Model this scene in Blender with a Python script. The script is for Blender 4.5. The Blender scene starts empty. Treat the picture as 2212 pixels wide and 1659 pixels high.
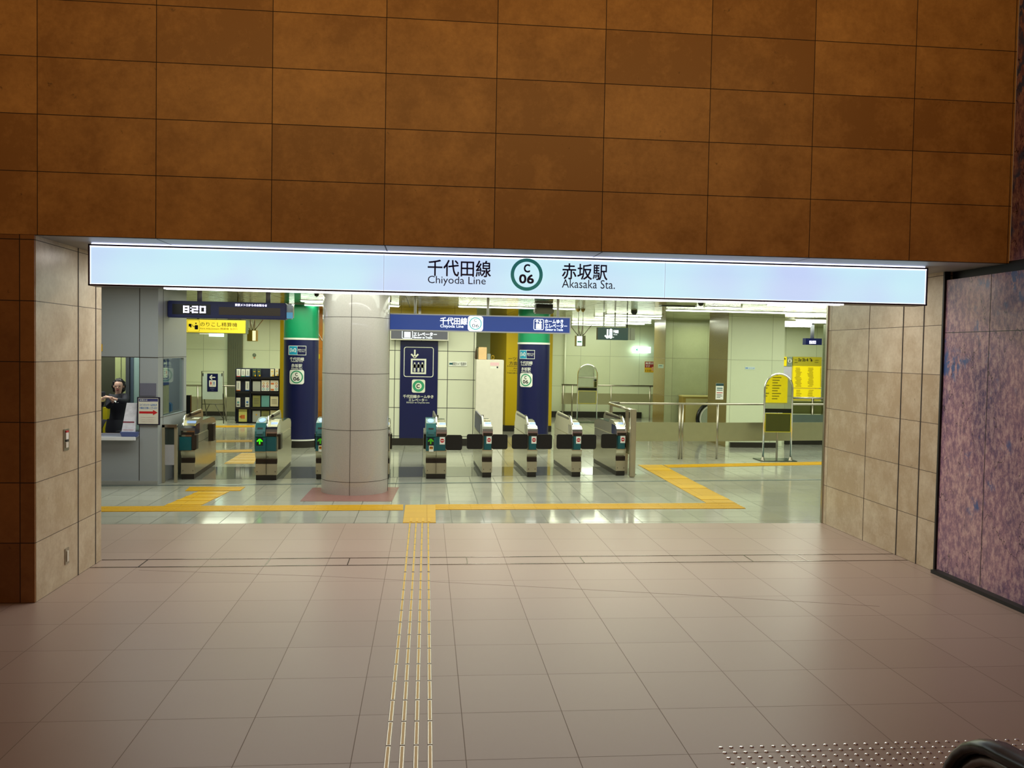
import bpy, math, random
from math import pi, sin, cos, radians
from mathutils import Vector, Matrix

# ------------------------------------------------------------------ camera, world, exposure, large lights
SC = bpy.context.scene
COL = SC.collection
F_PX, YAW, PITCH, ROLL = 1911.19, .0966, -.0364, .0181
CAM = Vector((3.1823, -7.6133, 2.1544))
def _basis():
    fw = Vector((sin(YAW)*cos(PITCH), cos(YAW)*cos(PITCH), sin(PITCH)))
    ri = Vector((cos(YAW), -sin(YAW), 0)); up = ri.cross(fw)
    return (ri*cos(ROLL)+up*sin(ROLL)), (up*cos(ROLL)-ri*sin(ROLL)), fw
RI, UP, FW = _basis()
cd = bpy.data.cameras.new('camera'); cam = bpy.data.objects.new('camera', cd); COL.objects.link(cam)
cam.matrix_world = Matrix(((RI.x, UP.x, -FW.x, CAM.x), (RI.y, UP.y, -FW.y, CAM.y), (RI.z, UP.z, -FW.z, CAM.z), (0, 0, 0, 1)))
cd.sensor_fit = 'HORIZONTAL'; cd.sensor_width = 36; cd.lens = F_PX*36/2212; cd.clip_end = 100; cd.clip_start = .05
SC.camera = cam
SC.view_settings.view_transform = 'Standard'; SC.view_settings.look = 'None'
SC.view_settings.gamma = 1; SC.view_settings.use_curve_mapping = False
SC.view_settings.exposure = 0.0
W = bpy.data.worlds.new('hall_ambience'); SC.world = W; W.use_nodes = True
W.node_tree.nodes['Background'].inputs[0].default_value = (1.0, .50, .20, 1)
W.node_tree.nodes['Background'].inputs[1].default_value = .125
def area(name, loc, sx, sy, power, col, rot=(0, 0, 0), spread=180):
    l = bpy.data.lights.new(name, 'AREA'); l.shape = 'RECTANGLE'; l.size = sx; l.size_y = sy
    l.energy = power; l.color = col; l.spread = radians(spread)
    o = bpy.data.objects.new(name, l); COL.objects.link(o); o.location = loc; o.rotation_euler = rot
    return o
area('soffit_light', (4.1, 1.5, 3.02), 7.4, .3, 100, (1.0, .91, .83))
area('wall_fill', (4.0, -5.5, 5.6), 10, 1.6, 46, (1.0, .62, .2), (radians(90), 0, 0), 100)  # unseen orange fill, added to lift the stone wall but not the floor
area('hall_downlight', (4.6, -1.6, 6.5), 4.5, 1.5, 8, (1.0, .88, .78), (0, 0, 0), 70)
area('front_station_light', (3.4, 4.9, 3.05), 10.5, 1.2, 185, (.92, 1.0, .88))
area('gate_light', (4.2, 8.2, 3.05), 9, 1.4, 165, (.95, 1.0, .78))
area('back_station_light', (4.0, 11.0, 3.04), 9, 1.0, 130, (.95, 1.0, .74))
area('rear_station_light_left', (-1.2, 17.3, 3.04), 5, 3, 240, (.93, 1.0, .76))
area('rear_station_light_right', (8.3, 18.5, 3.04), 3, 4, 120, (.95, 1.0, .72))
area('concourse_light_right', (12.0, 9.0, 3.04), 4, 5, 175, (.93, 1.0, .82))
area('map_wall_light', (14.0, 16.5, 3.04), 3, 3, 90, (.95, 1.0, .78))
area('escalator_light', (10.4, 14.9, 3.04), 1.2, 1.0, 22, (.95, 1.0, .74))
area('yellow_wall_fill', (4.9, 14.6, 3.04), 1.0, .8, 45, (1.0, 1.0, .8))  # added fill to brighten the yellow wall and its lettering, no fixture here
area('orange_wall_fill', (.9, 13.7, 3.04), 1.3, .6, 32, (1.0, .97, .8))  # extra fill added for the dark orange wall, stands for no fixture
area('office_light', (-2.4, 7.3, 2.95), 1.6, .8, 45, (.95, 1.0, .9))

# ------------------------------------------------------------------ pixel helpers (measuring the photograph)
def ray(u, v): return FW + RI*((u-1106)/F_PX) - UP*((v-829.5)/F_PX)
def at(u, v, Y): d = ray(u, v); return CAM + d*((Y-CAM.y)/d.y)
def fl(u, v, z=0): d = ray(u, v); return CAM + d*((z-CAM.z)/d.z)
def dep(p): return (p-CAM).dot(FW)

# ------------------------------------------------------------------ materials
def lin(c):
    return tuple((x/255/12.92 if x/255 <= .04045 else ((x/255+.055)/1.055)**2.4) for x in c)
MATS = {}
def M(name, c, rough=.5, metal=0, emit=0, alpha=1, trans=0, coat=0, spec=.5, noise=0, nscale=8, bump=0, bscale=40, ecol=None):
    if name in MATS: return MATS[name]
    m = bpy.data.materials.new(name); m.use_nodes = True; nt = m.node_tree; b = nt.nodes['Principled BSDF']
    L = lin(c)+(1,)
    b.inputs['Base Color'].default_value = L; b.inputs['Roughness'].default_value = rough
    b.inputs['Metallic'].default_value = metal; b.inputs['Coat Weight'].default_value = coat
    b.inputs['Specular IOR Level'].default_value = spec
    b.inputs['Transmission Weight'].default_value = trans
    if emit:
        b.inputs['Emission Color'].default_value = (lin(ecol)+(1,)) if ecol else L; b.inputs['Emission Strength'].default_value = emit
    tc = nt.nodes.new('ShaderNodeTexCoord')
    nz = nt.nodes.new('ShaderNodeTexNoise'); nz.inputs['Scale'].default_value = nscale; nz.inputs['Detail'].default_value = 4
    nt.links.new(tc.outputs['Object'], nz.inputs['Vector'])
    mr = nt.nodes.new('ShaderNodeMapRange'); nv = noise if noise else .03
    mr.inputs['To Min'].default_value = 1-nv; mr.inputs['To Max'].default_value = 1+nv
    mr.inputs['From Min'].default_value = .3; mr.inputs['From Max'].default_value = .7
    nt.links.new(nz.outputs['Fac'], mr.inputs['Value'])
    vm = nt.nodes.new('ShaderNodeVectorMath'); vm.operation = 'SCALE'; vm.inputs[0].default_value = L[:3]
    nt.links.new(mr.outputs[0], vm.inputs['Scale'])
    nt.links.new(vm.outputs[0], b.inputs['Base Color'])
    if bump:
        n2 = nt.nodes.new('ShaderNodeTexNoise'); n2.inputs['Scale'].default_value = bscale
        nt.links.new(tc.outputs['Object'], n2.inputs['Vector'])
        bp = nt.nodes.new('ShaderNodeBump'); bp.inputs['Strength'].default_value = bump; bp.inputs['Distance'].default_value = .01
        nt.links.new(n2.outputs['Fac'], bp.inputs['Height']); nt.links.new(bp.outputs[0], b.inputs['Normal'])
    MATS[name] = m; return m

def tiles(name, axes, size, off, jw, c1, c2, cj, rough=.4, nscale=3, stain=.25, var=1.0, spec=.5, rot=0, speck=0, bump=0, bscale=(1, 1, 1), metal=0):
    """stone or tile cladding laid out on two world axes, one tone per panel"""
    m = bpy.data.materials.new(name); m.use_nodes = True; nt = m.node_tree; b = nt.nodes['Principled BSDF']
    N = nt.nodes.new; Lk = nt.links.new
    geo = N('ShaderNodeNewGeometry'); sep = N('ShaderNodeSeparateXYZ')
    src = geo.outputs['Position']
    if rot:
        vr = N('ShaderNodeVectorRotate'); vr.rotation_type = 'Z_AXIS'; vr.inputs['Angle'].default_value = rot
        Lk(src, vr.inputs['Vector']); src = vr.outputs[0]
    Lk(src, sep.inputs[0])
    def mth(op, a, bb=None, cc=None):
        n = N('ShaderNodeMath'); n.operation = op
        for i, x in enumerate((a, bb, cc)):
            if x is None: continue
            if isinstance(x, (int, float)): n.inputs[i].default_value = x
            else: Lk(x, n.inputs[i])
        return n.outputs[0]
    cells = []; lines = []
    for k in (0, 1):
        s = sep.outputs['XYZ'.index(axes[k])]
        t = mth('DIVIDE', mth('SUBTRACT', s, off[k]), size[k])
        cells.append(mth('FLOOR', t)); fr = mth('SUBTRACT', t, cells[-1])
        d = mth('MULTIPLY', mth('MINIMUM', fr, mth('SUBTRACT', 1.0, fr)), size[k])
        lines.append(mth('LESS_THAN', d, jw/2))
    line = mth('MAXIMUM', lines[0], lines[1])
    cmb = N('ShaderNodeCombineXYZ'); Lk(cells[0], cmb.inputs[0]); Lk(cells[1], cmb.inputs[1])
    wn = N('ShaderNodeTexWhiteNoise'); wn.noise_dimensions = '3D'; Lk(cmb.outputs[0], wn.inputs['Vector'])
    sh = N('ShaderNodeVectorMath'); sh.operation = 'MULTIPLY_ADD'
    Lk(wn.outputs['Color'], sh.inputs[0]); sh.inputs[1].default_value = (9, 9, 9); Lk(geo.outputs['Position'], sh.inputs[2])
    nz = N('ShaderNodeTexNoise'); nz.inputs['Scale'].default_value = nscale; nz.inputs['Detail'].default_value = 8; nz.inputs['Roughness'].default_value = .62
    Lk(sh.outputs[0], nz.inputs['Vector'])
    nf = N('ShaderNodeTexNoise'); nf.inputs['Scale'].default_value = nscale*7; nf.inputs['Detail'].default_value = 5; nf.inputs['Roughness'].default_value = .7
    Lk(sh.outputs[0], nf.inputs['Vector'])
    v = mth('MULTIPLY', wn.outputs['Value'], var)
    v = mth('MULTIPLY_ADD', mth('SUBTRACT', nz.outputs['Fac'], .5), stain*4, v)
    v = mth('MULTIPLY_ADD', mth('SUBTRACT', nf.outputs['Fac'], .5), stain*2, v)
    mx = N('ShaderNodeMix'); mx.data_type = 'RGBA'; mx.clamp_factor = True
    Lk(v, mx.inputs[0]); mx.inputs[6].default_value = lin(c1)+(1,); mx.inputs[7].default_value = lin(c2)+(1,)
    col = mx.outputs[2]
    if speck:
        vo = N('ShaderNodeTexNoise'); vo.inputs['Scale'].default_value = 11; vo.inputs['Detail'].default_value = 6; vo.inputs['Roughness'].default_value = .75
        Lk(sh.outputs[0], vo.inputs['Vector'])
        mk = N('ShaderNodeMapRange'); mk.inputs['From Min'].default_value = .64; mk.inputs['From Max'].default_value = .74; mk.inputs['To Max'].default_value = speck
        Lk(vo.outputs['Fac'], mk.inputs['Value'])
        m3 = N('ShaderNodeMix'); m3.data_type = 'RGBA'; Lk(mk.outputs[0], m3.inputs[0]); Lk(col, m3.inputs[6])
        m3.inputs[7].default_value = tuple(x*.35 for x in lin(c1))+(1,); col = m3.outputs[2]
    m2 = N('ShaderNodeMix'); m2.data_type = 'RGBA'; Lk(line, m2.inputs[0]); Lk(col, m2.inputs[6]); m2.inputs[7].default_value = lin(cj)+(1,)
    Lk(m2.outputs[2], b.inputs['Base Color'])
    Lk(mth('MULTIPLY_ADD', line, .3, rough), b.inputs['Roughness'])
    b.inputs['Specular IOR Level'].default_value = spec; b.inputs['Metallic'].default_value = metal
    bp = N('ShaderNodeBump'); bp.inputs['Strength'].default_value = .6; bp.inputs['Distance'].default_value = .004
    Lk(mth('SUBTRACT', 1.0, line), bp.inputs['Height']); last = bp
    if bump:
        mp = N('ShaderNodeMapping'); mp.inputs['Scale'].default_value = bscale; Lk(geo.outputs['Position'], mp.inputs['Vector'])
        n3 = N('ShaderNodeTexNoise'); n3.inputs['Scale'].default_value = 1; n3.inputs['Detail'].default_value = 2; Lk(mp.outputs[0], n3.inputs['Vector'])
        b2 = N('ShaderNodeBump'); b2.inputs['Strength'].default_value = bump; b2.inputs['Distance'].default_value = .03
        Lk(n3.outputs['Fac'], b2.inputs['Height']); Lk(bp.outputs[0], b2.inputs['Normal']); last = b2
    Lk(last.outputs[0], b.inputs['Normal'])
    MATS[name] = m; return m

stone_front = tiles('stone_front', 'XZ', (.9357, .4626), (0, 3.5543), .006, (158, 112, 62), (208, 158, 98), (34, 22, 18), .42, 2.6, .5, .62, speck=1.0)  # front and sill: jamb stone with its dim orange light put into browner colours
stone_sill = tiles('stone_sill', 'XZ', (.9357, .5166), (0, 3.0377), .006, (158, 112, 62), (208, 158, 98), (34, 22, 18), .42, 2.6, .5, .62, speck=1.0)
stone_low = tiles('stone_low', 'XZ', (4, .5), (-.14, 0), .007, (132, 88, 48), (172, 122, 72), (34, 22, 18), .42, 2.2, .4, .6, speck=.8)  # same stone on the pillar face, dimmer light put into a darker brown
stone_jamb = tiles('stone_jamb', 'YZ', (3.7, .5), (-.4, 0), .006, (178, 158, 130), (214, 202, 178), (84, 70, 60), .30, 4.0, .52, .5, speck=.8)
floor_out = tiles('floor_out', 'XY', (.6006, .608), (2.819, -3.028), .0045, (164, 142, 130), (174, 153, 141), (124, 106, 92), .36, 1.2, .08, .5, spec=.4)
floor_in = tiles('floor_in', 'XY', (.405, .405), (3.53, 3.41), .009, (166, 166, 154), (182, 182, 170), (84, 86, 76), .10, 1.5, .12, .6, spec=.7)
wall_cream = tiles('wall_cream', 'XZ', (1.0, 1.02), (.3, .02), .008, (206, 214, 184), (222, 228, 200), (150, 156, 128), .28, 2, .1, .5)
wall_side = tiles('wall_side', 'YZ', (1.0, 1.02), (.3, .02), .008, (206, 214, 184), (222, 228, 200), (150, 156, 128), .28, 2, .1, .5)
wall_panel = tiles('wall_panel', 'XZ', (.593, .643), (3.655, .21), .014, (214, 216, 198), (226, 226, 208), (40, 38, 40), .25, 2, .06, .5)
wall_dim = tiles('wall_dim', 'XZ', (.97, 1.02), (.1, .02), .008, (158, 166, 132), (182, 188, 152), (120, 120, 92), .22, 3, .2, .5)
ceil_metal = tiles('ceil_metal', 'XY', (1.2, 1.2), (.4, .3), .01, (176, 172, 128), (198, 192, 150), (60, 60, 44), .10, 1, .1, .5, bump=1.0, bscale=(1.6, 9, 1), metal=.85)
soffit_mat = tiles('soffit_mat', 'XY', (1.875, 4), (.94, -.2), .012, (150, 150, 150), (168, 168, 166), (24, 18, 22), .45, 2, .05, .3)
orange_marble = tiles('orange_marble', 'XZ', (1.2, .8), (.2, .55), .008, (196, 128, 50), (222, 150, 62), (150, 100, 40), .25, 3, .25, .5)
yellow_wall = tiles('yellow_wall', 'XZ', (1.2, 4), (.2, -.1), .008, (206, 176, 12), (216, 186, 20), (150, 120, 10), .3, 3, .08, .5)
office_panel = tiles('office_panel', 'XZ', (30, 30), (-9, -9), .006, (146, 150, 156), (154, 158, 164), (30, 24, 44), .5, 40, .1, .4)
granite = tiles('granite', 'XZ', (3, 1.02), (.3, .02), .006, (96, 104, 78), (150, 156, 120), (70, 70, 60), .3, 26, .5, .2)
brown_granite = tiles('brown_granite', 'YZ', (3, 1.02), (.3, .02), .006, (128, 112, 62), (150, 132, 78), (90, 80, 50), .2, 26, .3, .2)
gate_floor = tiles('gate_floor', 'XY', (9, 9), (-3, -3), .004, (112, 114, 108), (120, 122, 116), (80, 80, 80), .06, 2, .05, .4, spec=.9)
plinth_stone = tiles('plinth_stone', 'XY', (9, 9), (-3, -3), .004, (140, 96, 92), (158, 112, 104), (80, 60, 60), .25, 9, .2, .4)
column_stone = M('column_stone', (174, 168, 162), .3, noise=.05, nscale=60, coat=.9)
joint = M('joint', (52, 44, 40), .7)
dark = M('dark', (14, 13, 16), .5)
black_gloss = M('black_gloss', (10, 12, 14), .18)
black_base = M('black_base', (34, 30, 26), .35)
white = M('white', (235, 236, 232), .45)
offwhite = M('offwhite', (212, 208, 196), .5)
steel = M('steel', (176, 170, 158), .28, 1)
steel_b = M('steel_b', (176, 172, 142), .3, .7)
chrome = M('chrome', (232, 232, 236), .1, 1)
teal = M('teal', (16, 84, 92), .35)
navy = M('navy', (16, 22, 74), .3)
navy_sign = M('navy_sign', (30, 52, 120), .35, emit=.55, ecol=(52, 80, 158))
grey_sign = M('grey_sign', (96, 96, 112), .4)
green = M('green', (14, 142, 96), .35)
metro_green = M('metro_green', (52, 150, 110), .4)
paper = M('paper', (232, 232, 226), .6)
ink = M('ink', (22, 20, 30), .6)
red = M('red', (190, 24, 34), .5)
blue_ink = M('blue_ink', (64, 116, 190), .5)
yellow_tile = tiles('yellow_tile', 'XY', (.3, .3), (2.915, 4.66), .004, (200, 154, 5), (210, 164, 8), (150, 104, 10), .4, 4, .1, .4)
yellow_paint = M('yellow_paint', (212, 166, 8), .4)

# ------------------------------------------------------------------ mesh builder
def rootloc(p):
    v = Vector((0, 0, 0))
    while p is not None: v += p.location; p = p.parent
    return v
def tag(o, label=None, cat=None, group=None, kind=None):
    if label: o['label'] = label
    if cat: o['category'] = cat
    if group: o['group'] = group
    if kind: o['kind'] = kind
    return o
def empty(name, loc, label, cat, group=None):
    o = bpy.data.objects.new(name, None); COL.objects.link(o); o.location = loc; o.empty_display_size = .1
    return tag(o, label, cat, group)
class MB:
    def __init__(s): s.v = []; s.f = []; s.m = []; s.sm = []; s.mats = []
    def mi(s, mat):
        if mat not in s.mats: s.mats.append(mat)
        return s.mats.index(mat)
    def add(s, vs, fs, mat, smooth=False):
        n = len(s.v); k = s.mi(mat); s.v += [Vector(p) for p in vs]
        for f in fs: s.f.append([i+n for i in f]); s.m.append(k); s.sm.append(smooth)
        return s
    def box(s, x0, x1, y0, y1, z0, z1, mat, bev=0, rot=0):
        if bev:
            bm_pts = []
            b = min(bev, abs(x1-x0)/2.01, abs(y1-y0)/2.01, abs(z1-z0)/2.01)
            import bmesh
            bm = bmesh.new(); bmesh.ops.create_cube(bm, size=1)
            for v in bm.verts: v.co = Vector(((x0+x1)/2+v.co.x*(x1-x0), (y0+y1)/2+v.co.y*(y1-y0), (z0+z1)/2+v.co.z*(z1-z0)))
            bmesh.ops.bevel(bm, geom=bm.edges[:], offset=b, segments=2, affect='EDGES')
            vs = [v.co.copy() for v in bm.verts]; fs = [[v.index for v in f.verts] for f in bm.faces]; bm.free()
        else:
            vs = [Vector((x, y, z)) for x in (x0, x1) for y in (y0, y1) for z in (z0, z1)]
            fs = [(0, 1, 3, 2), (4, 6, 7, 5), (0, 4, 5, 1), (2, 3, 7, 6), (0, 2, 6, 4), (1, 5, 7, 3)]
        if rot:
            c = Vector(((x0+x1)/2, (y0+y1)/2, 0)); R = Matrix.Rotation(rot, 3, 'Z')
            vs = [R @ (p-c)+c for p in vs]
        return s.add(vs, fs, mat)
    def prism(s, poly, axis, a0, a1, mat):
        """poly: list of 2-tuples in the two other axes (order x,y,z)"""
        n = len(poly); vs = []
        for a in (a0, a1):
            for p in poly:
                vs.append({'x': (a, p[0], p[1]), 'y': (p[0], a, p[1]), 'z': (p[0], p[1], a)}[axis])
        fs = [list(range(n)), list(range(2*n-1, n-1, -1))]+[(i, (i+1) % n, (i+1) % n+n, i+n) for i in range(n)]
        return s.add(vs, fs, mat)
    def tube(s, pts, r, mat, seg=10, closed=False):
        pts = [Vector(p) for p in pts]; n = len(pts); vs = []; fs = []
        up = None
        for i, p in enumerate(pts):
            a = pts[(i-1) % n] if (i > 0 or closed) else p; b = pts[(i+1) % n] if (i < n-1 or closed) else p
            t = (b-a).normalized()
            if up is None: up = t.orthogonal().normalized()
            up = (up-t*up.dot(t)).normalized(); q = t.cross(up)
            rr = r[i] if isinstance(r, (list, tuple)) else r
            for k in range(seg):
                an = 2*pi*k/seg; vs.append(p+up*cos(an)*rr+q*sin(an)*rr)
        m = n if closed else n-1
        for i in range(m):
            for k in range(seg):
                a, b = i*seg+k, i*seg+(k+1) % seg; c = ((i+1) % n)*seg
                fs.append((a, b, c+(k+1) % seg, c+k))
        if not closed: fs += [list(range(seg))[::-1], list(range((n-1)*seg, n*seg))]
        return s.add(vs, fs, mat, True)
    def rev(s, cx, cy, prof, mat, seg=40, a0=0, a1=2*pi):
        full = abs(a1-a0-2*pi) < 1e-6; n = seg if full else seg+1; vs = []
        for (r, z) in prof:
            for k in range(n):
                a = a0+(a1-a0)*k/seg; vs.append((cx+r*cos(a), cy+r*sin(a), z))
        fs = []
        for i in range(len(prof)-1):
            for k in range(seg):
                k2 = (k+1) % n; fs.append((i*n+k, i*n+k2, (i+1)*n+k2, (i+1)*n+k))
        return s.add(vs, fs, mat, True)
    def sphere(s, c, r, mat, seg=12):
        rx, ry, rz = r if isinstance(r, (tuple, list)) else (r, r, r); vs = []; fs = []
        for i in range(seg+1):
            th = pi*i/seg
            for k in range(seg): vs.append((c[0]+rx*sin(th)*cos(2*pi*k/seg), c[1]+ry*sin(th)*sin(2*pi*k/seg), c[2]+rz*cos(th)))
        for i in range(seg):
            for k in range(seg): fs.append((i*seg+k, i*seg+(k+1) % seg, (i+1)*seg+(k+1) % seg, (i+1)*seg+k))
        return s.add(vs, fs, mat, True)
    def build(s, name, parent=None, label=None, cat=None, group=None, kind=None, local=False):
        me = bpy.data.meshes.new(name)
        if parent is not None: off = Vector((0, 0, 0)) if local else rootloc(parent)
        elif local: off = Vector((0, 0, 0))
        else:
            xs = [p.x for p in s.v]; ys = [p.y for p in s.v]; zs = [p.z for p in s.v]
            off = Vector(((min(xs)+max(xs))/2, (min(ys)+max(ys))/2, min(zs)))
        me.from_pydata([p-off for p in s.v], [], s.f)
        for mt in s.mats: me.materials.append(mt)
        for p, k, sm in zip(me.polygons, s.m, s.sm): p.material_index = k; p.use_smooth = sm
        me.update()
        o = bpy.data.objects.new(name, me); COL.objects.link(o)
        if parent is not None: o.parent = parent
        elif not local: o.location = off
        return tag(o, label, cat, group, kind)
def fixn(o):
    import bmesh
    bm = bmesh.new(); bm.from_mesh(o.data); bmesh.ops.recalc_face_normals(bm, faces=bm.faces[:]); bm.to_mesh(o.data); bm.free(); return o
def struct(mb, name): return mb.build(name, kind='structure')

TXT = {}
def glyphs(s, bold=0.0):
    k = (s, bold)
    if k not in TXT:
        c = bpy.data.curves.new('t', 'FONT'); c.body = s; c.offset = bold; c.resolution_u = 3
        o = bpy.data.objects.new('t', c); COL.objects.link(o)
        me = bpy.data.meshes.new_from_object(o.evaluated_get(bpy.context.evaluated_depsgraph_get()))
        vs = [(v.co.x, v.co.y) for v in me.vertices]; fs = [list(p.vertices) for p in me.polygons]
        xs = [v[0] for v in vs]; ys = [v[1] for v in vs]
        a, b, c0, d = min(xs), max(xs), min(ys), max(ys)
        TXT[k] = ([((x-a)/(b-a), (y-c0)/(d-c0)) for x, y in vs], fs)
        bpy.data.objects.remove(o); bpy.data.meshes.remove(me); bpy.data.curves.remove(c)
    return TXT[k]

class Art:
    """flat graphics of a sign: rectangles, rings, arrows and lettering on a plane (or round a pillar), one mesh"""
    def __init__(s, mapf, step=.0012): s.mb = MB(); s.map = mapf; s.step = step; s.layer = 1; s.curved = False
    def poly(s, pts, mat, faces=None):
        vs = [(x, z, s.layer*s.step) for x, z in pts] if s.curved else [s.map(x, z, s.layer*s.step) for x, z in pts]
        s.mb.add(vs, faces or [list(range(len(pts)))], mat); return s
    def rect(s, x, z, w, h, mat, r=0):
        if r == 0: return s.poly([(x-w/2, z-h/2), (x+w/2, z-h/2), (x+w/2, z+h/2), (x-w/2, z+h/2)], mat)
        pts = []
        for cx, cz, a0 in ((x+w/2-r, z+h/2-r, 0), (x-w/2+r, z+h/2-r, 90), (x-w/2+r, z-h/2+r, 180), (x+w/2-r, z-h/2+r, 270)):
            for k in range(5): a = radians(a0+k*22.5); pts.append((cx+r*cos(a), cz+r*sin(a)))
        pts.append((x, z)); n = len(pts)-1
        return s.poly(pts, mat, [(i, (i+1) % n, n) for i in range(n)])
    def disc(s, x, z, r, mat, rx=None):
        n = 32; pts = [(x+(rx or r)*cos(2*pi*k/n), z+r*sin(2*pi*k/n)) for k in range(n)]+[(x, z)]
        return s.poly(pts, mat, [(i, (i+1) % n, n) for i in range(n)])
    def ring(s, x, z, r0, r1, mat, a0=0, a1=360):
        n = 40; pts = []
        for k in range(n+1):
            a = radians(a0+(a1-a0)*k/n); pts += [(x+r0*cos(a), z+r0*sin(a)), (x+r1*cos(a), z+r1*sin(a))]
        return s.poly(pts, mat, [(2*i, 2*i+1, 2*i+3, 2*i+2) for i in range(n)])
    def stroke(s, pts, w, mat):
        for (x0, z0), (x1, z1) in zip(pts[:-1], pts[1:]):
            L = math.hypot(x1-x0, z1-z0) or 1; nx, nz = -(z1-z0)/L*w/2, (x1-x0)/L*w/2
            s.poly([(x0+nx, z0+nz), (x0-nx, z0-nz), (x1-nx, z1-nz), (x1+nx, z1+nz)], mat)
        return s
    def text(s, t, x, z, w, h, mat, bold=0.0):
        vs, fs = glyphs(t)
        e = bold*h*.9
        for dx, dz in ([(0, 0)] if not bold else [(-e, -e), (e, -e), (e, e), (-e, e)]):
            s.poly([(x-w/2+a*w+dx, z-h/2+b*h+dz) for a, b in vs], mat, fs); s.layer += .12
        s.layer = int(s.layer)
        return s
    def arrow(s, x, z, L, ang, w, mat, head=.45):
        c, sn = cos(ang), sin(ang)
        R = lambda a, b: (x+a*c-b*sn, z+a*sn+b*c)
        s.stroke([R(-L/2, 0), R(L/2-w*.3, 0)], w, mat)
        s.stroke([R(L/2-L*head, L*head), R(L/2, 0), R(L/2-L*head, -L*head)], w, mat); return s
    def man(s, x, z, h, mat, skirt=False):
        s.disc(x, z+h*.42, h*.08, mat)
        s.rect(x, z+h*.12, h*.26, h*.38, mat) if not skirt else s.poly([(x-h*.09, z+h*.32), (x-h*.2, z-h*.1), (x+h*.2, z-h*.1), (x+h*.09, z+h*.32)], mat)
        s.rect(x-h*.055, z-h*.28, h*.08, h*.44, mat); s.rect(x+h*.055, z-h*.28, h*.08, h*.44, mat); return s
    def up(s, n=1): s.layer += n; return s
    def build(s, name, parent, label=None):
        if s.curved:
            import bmesh
            bm = bmesh.new(); vv = [bm.verts.new(p) for p in s.mb.v]
            for f, k in zip(s.mb.f, s.mb.m):
                try: q = bm.faces.new([vv[i] for i in f]); q.material_index = k
                except ValueError: pass
            xs = [p.x for p in s.mb.v]; x = min(xs)+.015
            while x < max(xs):
                bmesh.ops.bisect_plane(bm, geom=bm.verts[:]+bm.edges[:]+bm.faces[:], plane_co=(x, 0, 0), plane_no=(1, 0, 0)); x += .015
            bm.verts.index_update()
            s.mb.v = [s.map(v.co.x, v.co.y, v.co.z) for v in bm.verts]
            s.mb.f = [[v.index for v in f.verts] for f in bm.faces]; s.mb.m = [f.material_index for f in bm.faces]; s.mb.sm = [False]*len(s.mb.f); bm.free()
        return s.mb.build(name, parent, label)
def plane(x0, y, z0=0, rot=0):
    """graphics plane facing the hall; rot turns it about the vertical line through (x0, y)"""
    c, sn = cos(rot), sin(rot)
    return lambda x, z, d: Vector((x0+x*c+d*sn, y+x*sn-d*c, z0+z))
def cyl(cx, cy, R, th0, z0=0):
    return lambda x, z, d: Vector((cx+(R+d)*sin(th0+x/R), cy-(R+d)*cos(th0+x/R), z0+z))
class Px:
    """measures pixels on plane Y as metres"""
    def __init__(s, Y): s.Y = Y
    def __call__(s, u, v): p = at(u, v, s.Y); return p.x, p.z
    def k(s, u=1106, v=760): return dep(at(u, v, s.Y))/F_PX

# ------------------------------------------------------------------ the setting
struct(MB().box(-6, 8.6, -9, 3.38, -.2, 0, floor_out), 'floor')
struct(MB().box(-6, 17, 3.38, 22.4, -.2, 0, floor_in), 'floor_station')
o = struct(MB().prism([(-.85, 3.33), (8.34, 3.53), (8.34, 3.6), (-.85, 3.6)], 'z', -.05, .0015, floor_in), 'trim_1')
struct(MB().prism([(-1.2, 6.95), (6.95, 7.85), (7.0, 8.9), (-1.2, 8.55)], 'z', -.05, .003, gate_floor), 'trim_2')
drain = M('drain', (120, 132, 134), .3, .6)
struct(MB().prism([(-1.75, 6.28), (10.3, 7.28), (10.3, 7.36), (-1.75, 6.36)], 'z', -.05, .004, drain), 'trim_3')
struct(MB().prism([(1.44, 4.98), (2.72, 4.98), (2.78, 6.28), (1.46, 6.2)], 'z', -.05, .004, plinth_stone), 'trim_4')
struct(MB().box(-6, -.025, 0, 1.5, 0, 3.04, stone_low).box(-.0255, -.022, .02, 1.495, 0, 3.035, stone_jamb)
       .box(-.0225, -.0195, .90, .918, 0, 3.035, joint).box(-.0225, -.0195, 1.335, 1.352, 0, 3.035, joint), 'wall_left')
struct(MB().box(-6, 8.44, 0, .35, 3.5543, 7.2, stone_front).box(-6, 8.44, 0, .35, 3.038, 3.5543, stone_sill), 'wall_front')
struct(MB().box(-6, 8.44, .02, 3.4, 3.036, 3.10, soffit_mat), 'ceiling_soffit')
struct(MB().box(8.34, 17, .86, 3.42, 0, 3.04, stone_jamb).box(8.337, 8.342, 1.17, 1.188, 0, 3.035, joint).box(8.337, 8.342, 1.57, 1.588, 0, 3.035, joint)
       .box(8.337, 8.342, 2.32, 2.325, 0, 3.035, joint).box(8.34, 8.40, .835, .86, 0, 3.04, dark)
       .box(8.325, 8.35, 3.385, 3.43, 0, 3.04, steel), 'wall_right')
struct(MB().box(8.44, 8.75, -9, .9, 2.95, 3.06, dark).box(8.39, 8.75, -9, .84, 0, 2.95, dark), 'trim_5')

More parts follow.
